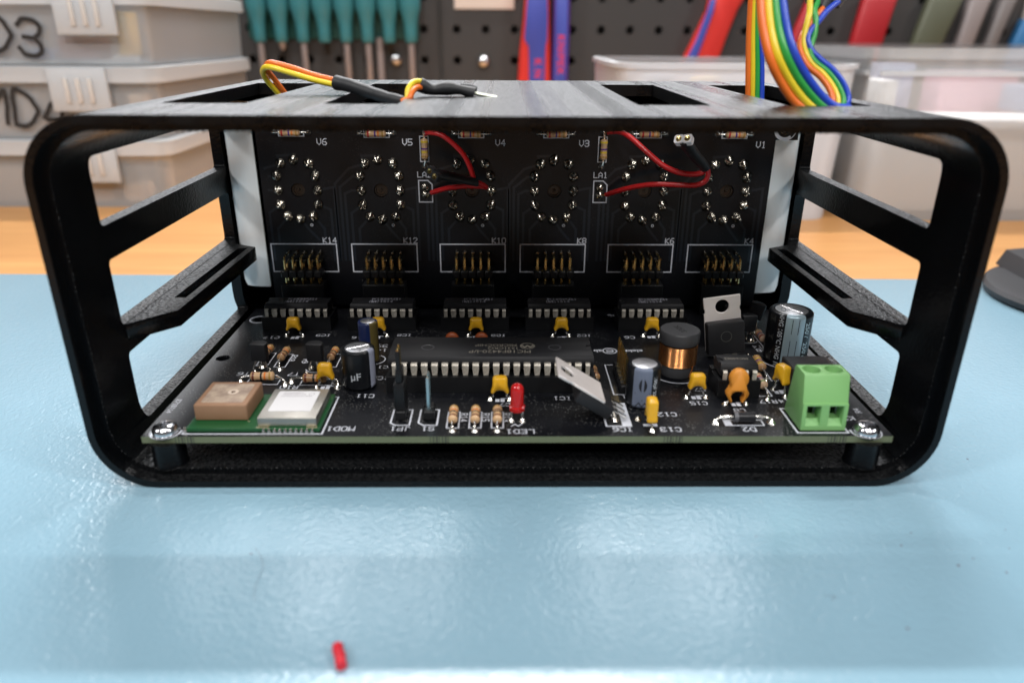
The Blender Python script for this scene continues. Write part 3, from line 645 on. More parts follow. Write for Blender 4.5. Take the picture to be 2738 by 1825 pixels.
ob = MB(); stroke(ob, arc_pts(0, 0, 2.9, 200, 300, 12), 1.0, 0); stroke(ob, arc_pts(0, 0, 3.3, 290, 340, 8), .25, 0); dput('silkscreen_outline', ob, silk, 81.4, 56.6)
# right-angle pin headers
pin_up = MB().tube([(0, 0, 18.3), (0, -4.6, 18.3), (0, -5.35, 18.0), (0, -5.65, 17.2), (0, -5.65, 5.5)], .34, 4).mesh('pin', gold, 30)
pin_lo = MB().tube([(0, 0, 15.75), (0, -2.1, 15.75), (0, -2.8, 15.45), (0, -3.1, 14.7), (0, -3.1, 5.5)], .34, 4).mesh('pin', gold, 30)
jh = MB().lathe([(.85, 0), (.72, .5), (.5, 1.0), (.4, 1.3)], 12).mesh('solder_joint', solder)
for x in PX:
    hb = MB()
    for k in range(5): hb.cbox(-1.22+(k-2)*2.54, 1.22+(k-2)*2.54, -6.95, -1.8, 11.85, 14.25, .3, 1)
    h = put('pin_header', hb.mesh('pin_header', blk), (x, DY, 0), disp)
    for k in range(5):
        for me, z in ((pin_up, 18.3), (pin_lo, 15.75)):
            put('pin', me, (x+(k-2)*2.54, DY, 0), h); put('solder_joint', jh, (x+(k-2)*2.54, DY, z), h, rot=(pi/2, 0, 0))
# white strips beside the display board
def wstrip(sg, lab):
    t = thing('white_strip', lab, 'strip', (sg*83, 228.3, 6.2 if sg < 0 else 4.2)); mb = MB(); n = 10; vs = []; fs = []
    prof = [(0, 0), (3, .1), (6, .6), (8, 1.7), (9.6, 3.8), (10.4, 6.5)]
    for d in (0, .7):
        for x, y in prof:
            for z in (0 if x < 9 else 1.6, 57.5): vs.append((sg*(x-4.2), y+d, z))
    m = len(prof)
    for k in range(m-1):
        fs += [(2*k, 2*k+2, 2*k+3, 2*k+1), (2*m+2*k, 2*m+2*k+1, 2*m+2*k+3, 2*m+2*k+2), (2*k, 2*m+2*k, 2*m+2*k+2, 2*k+2), (2*k+1, 2*k+3, 2*m+2*k+3, 2*m+2*k+1)]
    fs += [(0, 1, 2*m+1, 2*m), (2*m-2, 4*m-2, 4*m-1, 2*m-1)]
    part('sheet', mb.add(vs, fs), white_pl, t, smooth=50)
wstrip(-1, 'bent white plastic strip beside the display board, near header K14'); wstrip(1, 'bent white plastic strip beside the display board, near header K4')

# ================================================================== main board
main = thing('main_circuit_board', 'flat black circuit board crowded with chips, capacitors and a green terminal block', 'circuit board', (.5, 184, -1.6))
mbd = MB().prism([(-83.2, 142.4), (84.2, 142.4), (84.2, 224.2), (-83.2, 224.2)], -1.6, 0, 'z', 1, 0)
mbd = carve(mbd, [MB().lathe([(1.9, -5), (1.9, 5)], 24, (x, y, 0)) for x, y in ((-80.1, 185), (-79.0, 214.5))], [pcb_main, fr4])
mboard = part('board', mbd.xf(lambda v: v-Vector((.5, 184, -1.6))), [pcb_main, fr4], main)
def flat(name, mb, m, x, y, z=.025, rot=0, parent=None): return put(name, mb.mesh(name, m, 0), (x, y, z), parent or mboard, rot=(0, 0, rot))
for s, x, y, h in (('C17', -71.1, 199.9, 1.7), ('IC9', -56.3, 201.6, 1.6), ('C16', -45.4, 199.7, 1.6), ('IC8', -32.4, 201.8, 1.6), ('+39', -36.9, 193.6, 1.9), ('+14', -36.6, 190.5, 1.7), ('C1', -35.4, 179.2, 1.6),
                   ('IC5', -35.0, 172.4, 1.7), ('C11', -37.2, 162.2, 1.7), ('MOD1', -39.9, 145.9, 1.8), ('JP1', -26.5, 145.9, 1.7), ('S1', -20.2, 145.9, 1.7), ('LED1', .7, 144.6, 1.8), ('IC1', 11.4, 160.9, 1.7),
                   ('IC6', 24.0, 145.5, 1.7), ('C13', 34.9, 145.5, 1.8), ('C12', 35.5, 152.6, 1.7), ('C15', 44.4, 158.3, 1.6), ('C7', 46.5, 165.6, 1.6), ('C8', 53.3, 154.6, 1.6), ('D2', 52.8, 145.6, 1.8),
                   ('R17', 61.7, 159.2, 1.6), ('C14', 66.4, 159.4, 1.6), ('R12', 66.4, 171.4, 1.6), ('R8', 70.3, 190.5, 1.8), ('T4', 69.9, 193.2, 1.7), ('T3', 69.3, 205, 1.6), ('IC3', -4.5, 201.6, 1.6),
                   ('IC2', 20.9, 201.6, 1.6), ('C6', 34.2, 200.1, 1.8), ('K1', 27.5, 161.6, 1.6), ('T6', -71.2, 174.9, 1.8), ('T7', -58.0, 174.7, 1.7), ('R10', -57.2, 167.0, 1.7), ('K2', 77.6, 150.7, 1.7), ('C7', -2.7, 157.6, 1.5), ('C5', 31.4, 218.4, 1.4)):
    flat('silkscreen_text', lettering(s, h, h*.135), silk, x, y, rot=pi)
for s, x, y in (('R14', -12.3, 151.2), ('R15', -7.2, 151.2), ('R13', -2.4, 151.2), ('R18', -60.9, 185), ('R9', -57.0, 183)): flat('silkscreen_text', lettering(s, 1.5, .25), silk, x, y, rot=-pi/2)
flat('silkscreen_text', lettering('E71ST14', 1.05, .2), silk, -81.9, 156.9, rot=-pi/2*1.0)
flat('silkscreen_text', lettering('R4', 1.3, .2), silk, 81.4, 154.4, rot=pi/2)
# maker's print: elektor (ring) lab, upside down towards the camera
for s, x in (('elektor', 32.6), ('lab', 23.9)):
    put('silkscreen_text', text_mesh(s, 2.6, 'silkscreen_text', silk, .06), (x, 190.2, .025), mboard, rot=(0, 0, pi))
lg = MB(); stroke(lg, arc_pts(0, 0, 1.9, 0, 360, 22), .34, 0); stroke(lg, [(-.9, .2), (.9, .2), (.8, .8), (.1, 1.05), (-.7, .75), (-.95, 0), (-.7, -.8), (.1, -1.05), (.9, -.7)], .34, .002); flat('silkscreen_logo', lg, silk, 27.0, 190.1, rot=pi)
def uout(x0, x1, y0, y1, w=.38):
    mb = MB(); stroke(mb, [(x0, y1), (x0, y0+1.0), (x0+1.2, y0), (x1, y0), (x1, y1), (x1-.8, y1)], w, 0); flat('silkscreen_outline', mb, silk, 0, 0)
uout(-29.0, -24.6, 147.5, 155.0); uout(-22.6, -18.3, 147.5, 155.0)
def frect(x0, x1, y0, y1, w=.34, fill=None, closed=True):
    mb = MB(); stroke(mb, [(x0, y0), (x1, y0), (x1, y1), (x0, y1)], w, 0, closed)
    if fill: mb.add([(fill[0], fill[2], .004), (fill[1], fill[2], .004), (fill[1], fill[3], .004), (fill[0], fill[3], .004)], [(0, 1, 2, 3)])
    flat('silkscreen_outline', mb, silk, 0, 0)
frect(20.5, 26.2, 147.0, 158.2, .4, (24.2, 26.2, 147.0, 158.2)); frect(63.3, 74.8, 143.9, 155.5, .42); frect(-74.6, -43.6, 143.6, 161.6, .4); frect(24.4, 29.2, 162.9, 180.6, .34)
for x in (-14.65, -9.55, -4.45): frect(x-1.35, x+1.35, 146.2, 153.8, .34)
frect(48.0, 56.8, 147.3, 149.8, .36, (48.0, 49.6, 147.3, 149.8))
for x, y in ((-63.0, 183.6), (-49.4, 183.6), (-68.0, 184.5)): frect(x-1.5, x+1.5, y-4.4, y+4.0, .3)
frect(-68.6, -60.6, 168.6, 172.2, .3); frect(-54.8, -46.8, 168.2, 171.6, .3); frect(63.2, 66.6, 172.0, 180.0, .3); frect(60.4, 63.6, 162.0, 170.4, .3); frect(71.6, 74.2, 192.6, 204, .34)
for cx, cy, r, a0, a1 in ((42.6, 175.6, 6.4, 215, 330), (74.6, 184.5, 6.7, 190, 300), (-38.6, 184.0, 3.1, -70, 60), (68.6, 198.6, 2.9, 190, 330), (-66.5, 178.5, 2.7, 200, 330), (-53, 178.5, 2.7, 200, 330)):
    mb = MB(); stroke(mb, arc_pts(0, 0, r, a0, a1, 18), .34, 0); flat('silkscreen_outline', mb, silk, cx, cy)
for x, y, s in ((-64.2, 199.9, 1), (-40.4, 200.2, 1), (-12.2, 199.9, 1), (14.0, 199.9, 1), (40.7, 200.6, 1), (-3.9, 160.1, 1), (44.5, 161.5, 1), (53.3, 157.9, 1), (66.1, 164.4, 1), (-48.0, 167.0, 1)):
    mb = MB()
    for sx in (-1, 1): mb.add([(sx*.12, -1.1, 0), (sx*1.15, -1.1, 0), (sx*1.15, .5, 0), (sx*.12, .5, 0)], [(0, 1, 2, 3)]); mb.add([(sx*.12, .5, 0), (sx*1.9, .5, 0), (sx*1.9, .9, 0), (sx*.12, .9, 0)], [(0, 1, 2, 3)]) if sx > 0 else None
    flat('silkscreen_mark', mb, silk, x, y)
mb = MB(); mb.add([(-1.6, -.5, 0), (1.6, -.5, 0), (1.6, .6, 0), (-1.6, .6, 0)], [(0, 1, 2, 3)]); flat('silkscreen_mark', mb, silk, 30.6, 147.4)
mb = MB(); mb.lathe([(3.5, 0), (2.9, .0)], 40)
for x, y in ((-78.6, 144.7), (78.9, 144.6)):
    m2 = MB(); stroke(m2, arc_pts(0, 0, 3.15, 175, 365, 24), .75, 0); flat('silkscreen_outline', m2, silk, x, y)
mb = MB(); stroke(mb, arc_pts(0, 0, 2.9, 60, 300, 18), .5, 0); flat('silkscreen_outline', mb, silk, -79.0, 214.5)
for x in (-73.6, -17.2, 35.0, 71.8):
    mb = MB()
    for k in range(7): mb.box(x-2.2+k*.66, x-2.2+k*.66+.16+.12*((k*7) % 3), 142.36, 142.5, -1.58, -.02+.012*k)
    part('snap_off_marks', mb.xf(lambda v: v-Vector((.5, 184, -1.6))), mat('dark_fibre', (.05, .055, .04), .8), mboard, loc=(.5, 184, -1.6))
def cone(mb, x, y, r=.95, h=1.05): return mb.lathe([(r, 0), (r*.75, h*.3), (r*.42, h*.75), (r*.28, h)], 12, (x, y, 0))
# ---- screws
for x, y, rz in ((-78.6, 144.4, .3), (78.9, 144.2, .9)):
    hd = MB().lathe([(2.78, 0), (2.85, .35), (2.8, .9), (2.5, 1.55), (1.9, 2.0), (1.1, 2.25), (0, 2.32)], 36)
    cr = carve(hd, [MB().box(-1.6, 1.6, -.26, .26, 1.2, 4), MB().box(-.26, .26, -1.6, 1.6, 1.2, 4)], [steel])
    s_ = put('screw', cr.mesh('screw', steel, 50), (x, y, .06), main, rot=(0, 0, rz))
    put('washer_face', MB().lathe([(3.05, 0), (3.1, .04), (2.6, .06)], 32).mesh('washer_face', steel), (0, 0, -.05), s_, rel=True)
# ---- yellow radial capacitors
def ycap(x, y, h=5.9, rot=0, spread=2.45, z0=1.9, m=yel, lab=None, w=1.0):
    # ccw outline
    out = [(-2.25*w, z0+.5), (-2.1*w, z0+.08), (-1.75*w, z0), (-1.4*w, z0+.1), (-1.15*w, z0+.5), (-.75*w, z0+.85), (0, z0+1.0), (.75*w, z0+.85), (1.15*w, z0+.5), (1.4*w, z0+.1), (1.75*w, z0), (2.1*w, z0+.08), (2.25*w, z0+.5), (2.1*w, z0+1.1),
           (1.85*w, z0+1.9), (1.82*w, h-.8), (1.62*w, h-.28), (1.2*w, h-.04), (.5*w, h), (-.5*w, h), (-1.2*w, h-.04), (-1.62*w, h-.28), (-1.82*w, h-.8), (-1.85*w, z0+1.9), (-2.1*w, z0+1.1)]
    o = put('ceramic_capacitor', MB().pillow(out, 2.4, .9, ins=.36).mesh('ceramic_capacitor', m, 80), (x, y, 0), main, rot=(0, 0, rot))
    for sg in (-1, 1):
        mb = MB().tube(crom([(sg*1.85*w, 0, z0+.3), (sg*1.75*w, 0, z0-.3), (sg*(1.6*w+.1), 0, z0-.8), (sg*spread*.9, 0, .5), (sg*spread, 0, -.1)], 4), .27, 8); cone(mb, sg*spread, 0, .85, .8)
        put('lead', mb.mesh('lead', tin, 50), (0, 0, 0), o, rel=True)
    return o
for x in (-64.6, -39.8, -11.1, 14.0, 40.75): ycap(x, 201.0, 5.95)
ycap(-3.9, 160.2, 6.4, 0, 2.4); ycap(44.4, 161.3, 6.6, 0, 2.5, 2.5); ycap(-47.6, 166.6, 6.9, 0, 2.6, 2.6)
ycap(65.9, 163.6, 7.9, radians(-70), 2.3, 3.0); ycap(30.6, 147.4, 7.0, radians(88), 2.6, 1.5)
# orange disc capacitor
out = [(-2.2, 4.3), (-2.75, 3.3), (-2.6, 2.5), (-1.95, 1.4), (-1.75, .72), (-1.2, .70), (-1.15, 1.4), (-1.6, 2.5), (-1.3, 3.2), (-.7, 3.6), (0, 3.7), (.7, 3.6), (1.3, 3.2), (1.6, 2.5), (1.15, 1.4), (1.2, .70), (1.75, .72), (1.95, 1.4), (2.6, 2.5), (2.75, 3.3), (2.2, 4.3)]
out += [(0+2.3*cos(radians(a)), 6.9+2.5*sin(radians(a))) for a in range(-36, 217, 18)]
o = put('disc_capacitor', MB().pillow(out, 2.2, .85, ins=.22).mesh('disc_capacitor', orange_ep, 80), (53.25, 157.9, 0), main)
for sg in (-1, 1): put('lead', cone(MB().tube([(sg*1.6, 0, .9), (sg*1.9, 0, .5), (sg*2.55, 0, -.1)], .28, 8), sg*2.55, 0, .85, .7).mesh('lead', tin, 50), (0, 0, 0), o, rel=True)
for x in (-18.0, -9.5):
    out = [(1.95*cos(radians(a)), 1.9+1.85*sin(radians(a))) for a in range(-80, 261, 20)]
    o = put('disc_capacitor', MB().pillow(out, 1.8, .7).mesh('disc_capacitor', brown_ep, 70), (x, 197.6, -1.1), main)
    put('lead', cone(cone(MB(), -1.3, -.2, .7, .5), 1.3, -.2, .7, .5).mesh('lead', tin), (0, 0, 0), o, rel=True)
# ---- resistors lying on the board
for i, x in enumerate((-14.65, -9.55, -4.45)): resistor(main, (x, 150.3, 1.35), -pi/2, ['brown', 'black', 'orange', 'gold'] if i < 2 else ['brown', 'black', 'brown', 'gold'], [(x, 155.2, 0), (x, 145.0, 0)], r=1.15)
for x, y in ((-63.1, 184.6), (-49.7, 184.8), (-68.1, 186.2)): resistor(main, (x, y, 1.5), -pi/2-.06, ['brown', 'black', 'orange', 'gold'], [(x-.3, y+6, 0), (x+.6, y-6.9, 0)], body='tan2')
resistor(main, (-64.8, 170.7, 1.35), pi, ['gold', 'orange', 'black', 'brown'][::-1], [(-58.6, 168.4, 0), (-70.4, 170.2, 0)], r=1.2)
resistor(main, (-51.2, 169.6, 1.35), pi, ['brown', 'black', 'orange', 'gold'], [(-45.2, 168.6, 0), (-57.4, 170.0, 0)], body='tan2', r=1.2)
resistor(main, (65.6, 178.9, 1.4), -pi/2-.05, ['yellow', 'violet', 'yellow', 'gold'], [(65.9, 184.9, 0), (65.0, 170.6, 0)], body='tan2', L=6.6, r=1.25)
resistor(main, (62.3, 167.8, 1.4), -pi/2, ['green', 'blue', 'red', 'gold'], [(62.3, 173.6, 0), (61.9, 160.4, 0)], body='pink', r=1.2)
resistor(main, (72.4, 198.5, 1.3), -pi/2, ['red', 'violet', 'orange', 'gold'], [(72.4, 204, 0), (72.4, 192.6, 0)], body='pink')
resistor(main, (20.6, 172.6, 1.4), -pi/2+.05, ['brown', 'black', 'brown', 'gold'], [(20.4, 178.6, 0), (21.0, 166.4, 0)], body='tan2')
# ---- diode
o = put('diode', MB().lathe([(0, -2.5), (1.1, -2.5), (1.28, -2.4), (1.28, -1.5), (1.28, 2.4), (1.1, 2.5), (0, 2.5)], 24, axis='x', mf=lambda j, k: 1 if j == 2 else 0).mesh('diode', [mat('diode_black', (.012, .012, .014), .25), mat('diode_band', (.10, .10, .11), .3)]), (52.3, 148.6, 1.5), main)
for sg in (-1, 1):
    mb = MB().tube(crom([(sg*2.4, 0, 0), (sg*3.6, 0, .05), (sg*5.4, 0, -.25), (sg*6.3, 0, -1.0), (sg*6.5, 0, -1.6)], 4), .42, 10); m2 = cone(MB(), sg*6.5, 0, 1.1, 1.0).xf(lambda v: v+Vector((0, 0, -1.5))); mb.add(m2.v, m2.f)
    put('lead', mb.mesh('lead', tin, 50), (0, 0, 0), o, rel=True)
# ---- electrolytic capacitors
def wrapped(txt, size, R, ang, z, m, vertical=False, bold=.03):
    me = text_mesh(txt, size, 'lettering', m, bold)
    for v in me.vertices:
        x, y = v.co.x*1000, v.co.y*1000
        if vertical: a = ang+y/R; zz = z-x
        else: a = ang+x/R; zz = z+y
        v.co = Vector((R*cos(a), R*sin(a), zz))*.001
    return me
def can(name, x, y, r, h, sleeve, stripe, a0, a1, lean=(0, 0), vent=True, lab=None, base=.3):
    n = 56; rad2 = [(360*k/n) for k in range(n)]
    def mf(j, k):
        a = 360*(k+.5)/n
        return 1 if (a0 <= a <= a1 and 0 <= j <= 8) else 0
    prof = [(r*.90, base), (r*.98, base+.35), (r, base+.9), (r*.985, base+1.3), (r, base+1.8), (r, h-.9), (r*.985, h-.4), (r*.93, h-.08), (r*.80, h+.03), (r*.72, h-.05)]
    o = put(name, MB().lathe(prof, n, mf=mf).mesh(name, [sleeve, stripe], 50), (x, y, 0), main, rot=(lean[0], lean[1], 0))
    tp = MB().lathe([(r*.76, h-.06), (r*.70, h+.01), (0, h+.02)], 32)
    part('can_top', tp, alu, o)
    if vent:
        vb = MB()
        for a in (.5, .5+pi/2):
            d = Vector((cos(a), sin(a))); nn = Vector((-d.y, d.x))*.16; e = r*.66
            vb.add([(*(-d*e-nn), h+.05), (*(d*e-nn), h+.05), (*(d*e+nn), h+.05), (*(-d*e+nn), h+.05), (*(-d*e), h+.12), (*(d*e), h+.12)], [(0, 1, 5, 4), (2, 3, 4, 5), (0, 3, 2, 1)])
        part('vent_cross', vb, alu, o)
    ld = MB()
    for sg in (-1, 1): ld.tube([(sg*r*.45, 0, base+.3), (sg*r*.45, 0, -.1)], .3, 8)
    part('lead', ld, tin, o); return o
slv = mat('black_sleeve', (.006, .007, .009), .30, spec=.35); greystripe = mat('blue_grey_stripe', (.12, .145, .205), .5); slv_blue = mat('navy_sleeve', (.012, .022, .085), .28, coat=.2)
wprint = mat('grey_print', (.45, .48, .52), .5); goldprint = mat('olive_print', (.13, .10, .03), .45)
c11 = can('electrolytic_capacitor', -39.4, 168.1, 4.2, 10.6, slv, mat('pale_stripe', (.28, .30, .38), .4), 322, 352)
part('lettering', wrapped('µF', 2.7, 4.215, radians(268), 4.2, wprint), None, c11)
c12 = can('electrolytic_capacitor', 30.5, 158.6, 4.05, 10.6, slv, greystripe, 227, 291)
mb = MB(); m_ = mat('stripe_mark', (.012, .014, .02), .4)
for zc in (6.4,):
    for sg in (-1, 1): mb.add([(sg*.28, zc+1.75, 0), (sg*.7, zc+1.1, 0), (sg*1.0, zc+.2, 0), (sg*.95, zc-.5, 0), (sg*.65, zc-1.2, 0), (sg*.28, zc-1.75, 0)], [(0, 1, 2, 3, 4, 5)])
stroke(mb, [(-1.75, 4.3), (0, 2.6), (1.75, 4.3)], .22, 0); stroke(mb, [(-1.5, .9), (-.7, 1.9), (0, .9), (.7, 1.9), (1.5, .9)], .25, 0)
mb.xf(lambda v: Vector((4.07*cos(radians(259)+v.x/4.07), 4.07*sin(radians(259)+v.x/4.07), v.y)))
part('stripe_marks', mb, m_, c12, smooth=0)
part('lettering', wrapped('100µF 25V', 1.35, 4.065, radians(303), 5.6, wprint, True), None, c12)
c16 = can('electrolytic_capacitor', -39.4, 183.4, 2.65, 11.7, slv_blue, goldprint, 290, 352, vent=False)
c1 = can('electrolytic_capacitor', 74.5, 184.6, 5.75, 14.6, slv, mat('silver_blue_stripe', (.33, .43, .48), .30, .35), 240, 287)
part('lettering', wrapped('°C NHG 105°C NHG 105°C', 1.75, 5.77, radians(226), 7.2, wprint, True, .02), None, c1)
sec = MB(); n_ = 8
part('lettering', wrapped('250V  250V', 2.1, 5.77, radians(300), 7.6, mat('pale_blue_print', (.42, .55, .60), .4), True, .04), None, c1)
bx = MB()
for za, zb_ in ((9.6, 13.6), (2.4, 7.6)): stroke(bx, [(-.85, za), (.85, za), (.85, zb_), (-.85, zb_)], .16, 0, True)
bx.xf(lambda v: Vector((5.77*cos(radians(264)+v.x/5.77), 5.77*sin(radians(264)+v.x/5.77), v.y))); part('stripe_marks', bx, m_, c1, smooth=0)
mb = MB(); n2_ = 9
for za in (1.0, 6.9, 12.0):
    b2 = MB(); stroke(b2, [(-.9, za), (.9, za), (.9, za+1.7), (-.9, za+1.7)], .12, 0, True); stroke(b2, [(-.5, za+1.2), (-.5, za+.4), (0, za+.9), (.5, za+.4), (.5, za+1.2)], .14, 0)
    mb.add(b2.v, b2.f)
mb.xf(lambda v: Vector((5.77*cos(radians(199)+v.x/5.77), 5.77*sin(radians(199)+v.x/5.77), v.y))); part('sleeve_marks', mb, mat('dim_print', (.10, .10, .09), .5), c1, smooth=0)
# ---- inductor
L1 = put('inductor', MB().lathe([(4.3, .0), (4.55, .3), (4.55, 2.9), (4.0, 3.0), (4.0, 8.9), (5.0, 9.0), (5.15, 9.3), (5.15, 12.0), (4.9, 12.3), (0, 12.35)], 48).mesh('inductor', ferr, 40), (42.6, 175.6, .15), main)
pr = [(4.0, 3.05)]
for k in range(15): pr += [(4.78, 3.1+k*.385+.07), (4.93, 3.1+k*.385+.19), (4.78, 3.1+k*.385+.31)]
part('winding', MB().lathe(pr+[(4.0, 8.93)], 40), copper, L1, smooth=60)
part('wire_tail', MB().tube(crom([(3.2, -3.7, 3.4), (3.1, -3.8, 2.4), (2.6, -3.9, 1.0), (2.5, -3.9, 0)], 4), .22, 8), copper, L1)
put('lettering', text_mesh('330K', 2.2, 'lettering', mat('dark_stamp', (.02, .02, .022), .6), .06), (0, 0, 12.38), L1, rot=(0, 0, 1.9), rel=True)
# ---- TO-220 packages
def to220(pos, name='power_transistor', tz=.4):
    bd = MB().prism([(-5, 0), (5, 0), (5, 8.9), (4.6, 9.1), (-4.6, 9.1), (-5, 8.9)], 0, 3.1, 'y')
    o = put(name, carve(bd, [], [blk_ep], .3, 2).mesh(name, blk_ep), pos, main)
    tb = carve(MB().prism([(-5, tz), (5, tz), (5, 11.2), (4.75, 11.4), (4.75, 12.4), (5, 12.6), (5, 15.7), (-5, 15.7), (-5, 12.6), (-4.75, 12.4), (-4.75, 11.4), (-5, 11.2)], 3.12, 3.75, 'y'), [MB().lathe([(1.85, -3), (1.85, 9)], 28, (0, 0, 12.9), 'y')], [tabm], .12, 1)
    part('tab', tb, tabm, o)
    for k in (-1, 0, 1): part('leg', MB().box(k*2.54-.62, k*2.54+.62, 1.9, 2.4, -1.4, .02).box(k*2.54-.36, k*2.54+.36, 1.9, 2.4, -4.2, -1.4), tin, o)
    return o
o = to220((56.0, 184.2, 2.2)); o.rotation_euler = (radians(-3), radians(-8), 0)
o.location = W(58.2, 183.4, 1.9)-wloc(main)
part('emblem', MB().lathe([(1.35, 0), (1.52, 0), (1.52, .03), (1.35, .03)], 28, (0, -.03, 5.2), 'y', cap=False), mat('dim_emblem', (.07, .07, .065), .4), o)
# IC6 is bent over towards the big chip: legs at x=22.6, tab facing up
o = to220((0, 0, 0), tz=3.0); A_ = atan2(6.9, -10.9)
ax_l = Vector((-.846, 0, .533)); ax_n = Vector((.533, 0, .846)); ax_w = ax_n.cross(ax_l)      # length, tab-normal, width
R3 = Matrix((( -ax_w.x if False else ax_n.cross(ax_l).x, ax_n.x, ax_l.x), (ax_n.cross(ax_l).y, ax_n.y, ax_l.y), (ax_n.cross(ax_l).z, ax_n.z, ax_l.z)))
o.rotation_euler = R3.to_euler(); top = Vector((9.35, 152.5, 12.75)); org = top-ax_l*15.7-ax_n*3.75; o.location = W(*org)-wloc(main)
lg = MB()
for k in (-1, 0, 1): lg.tube([Vector((.0, k*2.54, 0)), Vector((-.9+.2, k*2.54, 1.2)), Vector((-1.6, k*2.54, 2.3))], .4, 6); cone(lg, 0, k*2.54, .95, 1.0)
put('lead', lg.mesh('lead', tin, 50), (22.7, 152.5, 0), main)
# ---- small transistors
def to92(x, y, z, rz, tilt=0, h=4.7, lean=0):
    prof = [(2.25*cos(radians(a)), 2.25*sin(radians(a))) for a in range(-35, 216, 14)]
    o = put('transistor', carve(MB().prism(prof, 0, h, 'z'), [], [blk_ep], .15, 2).mesh('transistor', blk_ep), (x, y, z), main, rot=(lean, tilt, rz))
    for k, dx in ((-1, -1.9), (0, .2), (1, 2.2)):
        part('leg', MB().tube([(k*1.2, 0, .1), (k*1.25, -.1, -.5), (dx, -.9 if k else .5, -z-.05)], .24, 6), tin, o)
    return o
to92(-67.6, 178.6, 2.4, 0); to92(-52.9, 178.6, 2.4, 0); to92(68.0, 197.6, 3.3, .15); to92(64.6, 203.4, 4.0, .5); to92(72.0, 205.0, 4.4, -.3, .22)
sj = MB()
for x, y in ((-68.3, 175.6), (-67.9, 179.4), (-64.8, 176.6), (-54.6, 174.6), (-54.2, 178.4), (-50.6, 176.4), (66.4, 203.2), (65.9, 194.8), (69.1, 196.9), (66.2, 198.0), (71.2, 203.4), (64.4, 208.0), (28.2, 150.2), (65.0, 186.4)): cone(sj, x, y, 1.05, .9)
flat('solder_joints', sj, solder, 0, 0, 0, parent=main)
# ---- LED
redled = mat('red_led_epoxy', (.78, .02, .02), .08, trans=.45, ior=1.5)
o = put('led', MB().lathe([(1.78, 2.9), (1.82, 3.0), (1.82, 3.9), (1.5, 4.0), (1.5, 8.0), (1.38, 8.7), (1.05, 9.2), (.55, 9.5), (0, 9.6)], 32).mesh('led', redled), (.05, 149.6, 0), main)
part('die_cup', MB().box(-.9, -.2, -.3, .3, 3.6, 6.0).box(.15, 1.0, -.35, .35, 3.6, 6.6), mat('led_frame', (.25, .03, .03), .4, .5), o)
for sg in (-1, 1): part('leg', cone(MB().box(sg*1.27-.25, sg*1.27+.25, -.25, .25, -.1, 3.0), sg*1.27, 0, .9, .7), tin, o)
mb = MB(); stroke(mb, [(-1.4, -.6), (-.5, .4), (.2, -.6), (1.1, .5)], .25, 0); flat('silkscreen_mark', mb, silk, .1, 147.6)
# ---- pin headers on the main board
def header(name, x, y, n, zt, jumper=None, pm=gold, dy=2.54, tb=2.5):
    b_ = MB()
    for k in range(n): b_.cbox(-1.25, 1.25, k*dy-1.25, k*dy+1.25, .02, tb, .3, 1)
    o = put(name, b_.mesh(name, blk), (x, y, 0), main)
    pin = MB().add([(-.32, -.32, 0), (.32, -.32, 0), (.32, .32, 0), (-.32, .32, 0), (-.32, -.32, zt-.7), (.32, -.32, zt-.7), (.32, .32, zt-.7), (-.32, .32, zt-.7), (-.16, -.16, zt), (.16, -.16, zt), (.16, .16, zt), (-.16, .16, zt)],
        [(0, 1, 5, 4), (1, 2, 6, 5), (2, 3, 7, 6), (3, 0, 4, 7), (4, 5, 9, 8), (5, 6, 10, 9), (6, 7, 11, 10), (7, 4, 8, 11), (8, 9, 10, 11)]).mesh('pin', pm, 30)
    for k in range(n): put('pin', pin, (0, k*dy, 0), o, rel=True)
    if jumper: part('jumper_cap', MB().cbox(-1.25, 1.25, -1.25, dy+1.25, tb+.1, jumper, .35, 2).cbox(-.75, .75, -.8, dy+.8, jumper, jumper+3.2, .3).cbox(-.5, .5, -.45, .5, jumper+3.0, zt-.4, .25), blk, o)
    return o
header('pin_header', -26.8, 150.6, 2, 17.6, 9.4); header('pin_header', -20.35, 150.6, 2, 11.0, pm=mat('bright_pin', (.55, .66, .68), .25, 1)); header('pin_header', 27.3, 164.0, 6, 9.7)
# ---- sockets under the chips, socket strips under the display board
P40X, P16Y = -6.12, 209.8
for x in PX[:5]:
    s_ = MB().box(-10.2, 10.2, -4.7, -2.5, .02, 4.2).box(-10.2, 10.2, 2.5, 4.7, .02, 4.2).box(-10.2, -8.9, -2.5, 2.5, .02, 4.0).box(8.9, 10.2, -2.5, 2.5, .02, 4.0)
    put('chip_socket', s_.mesh('chip_socket', blk), (x+1.09, P16Y, 0), main)
s_ = MB().box(-25.9, 25.9, -9.0, -6.4, .02, 4.4).box(-25.9, 25.9, 6.4, 9.0, .02, 4.4).box(-25.9, -23, -6.4, 6.4, .02, 4.0).box(23, 25.9, -6.4, 6.4, .02, 4.0)
put('chip_socket', s_.mesh('chip_socket', blk), (P40X, 172.7, 0), main)
s_ = MB().box(-5.2, 5.2, -4.7, -2.5, .02, 4.6).box(-5.2, 5.2, 2.5, 4.7, .02, 4.6).box(-5.2, -4.0, -2.5, 2.5, .02, 4.2).box(4.0, 5.2, -2.5, 2.5, .02, 4.2)
put('chip_socket', s_.mesh('chip_socket', blk), (54.8, 165.8, 0), main)
for x in PX:
    s_ = carve(MB().box(-6.6, 6.6, -2.55, 2.55, .02, 9.7), [MB().box(-5.08+k*2.54-.45, -5.08+k*2.54+.45, q-.45, q+.45, 9.0, 11) for k in range(5) for q in (-1.27, 1.27)], [blk], .12, 1)
    put('socket_strip', s_.mesh('socket_strip', blk), (x, 221.9, 0), main)
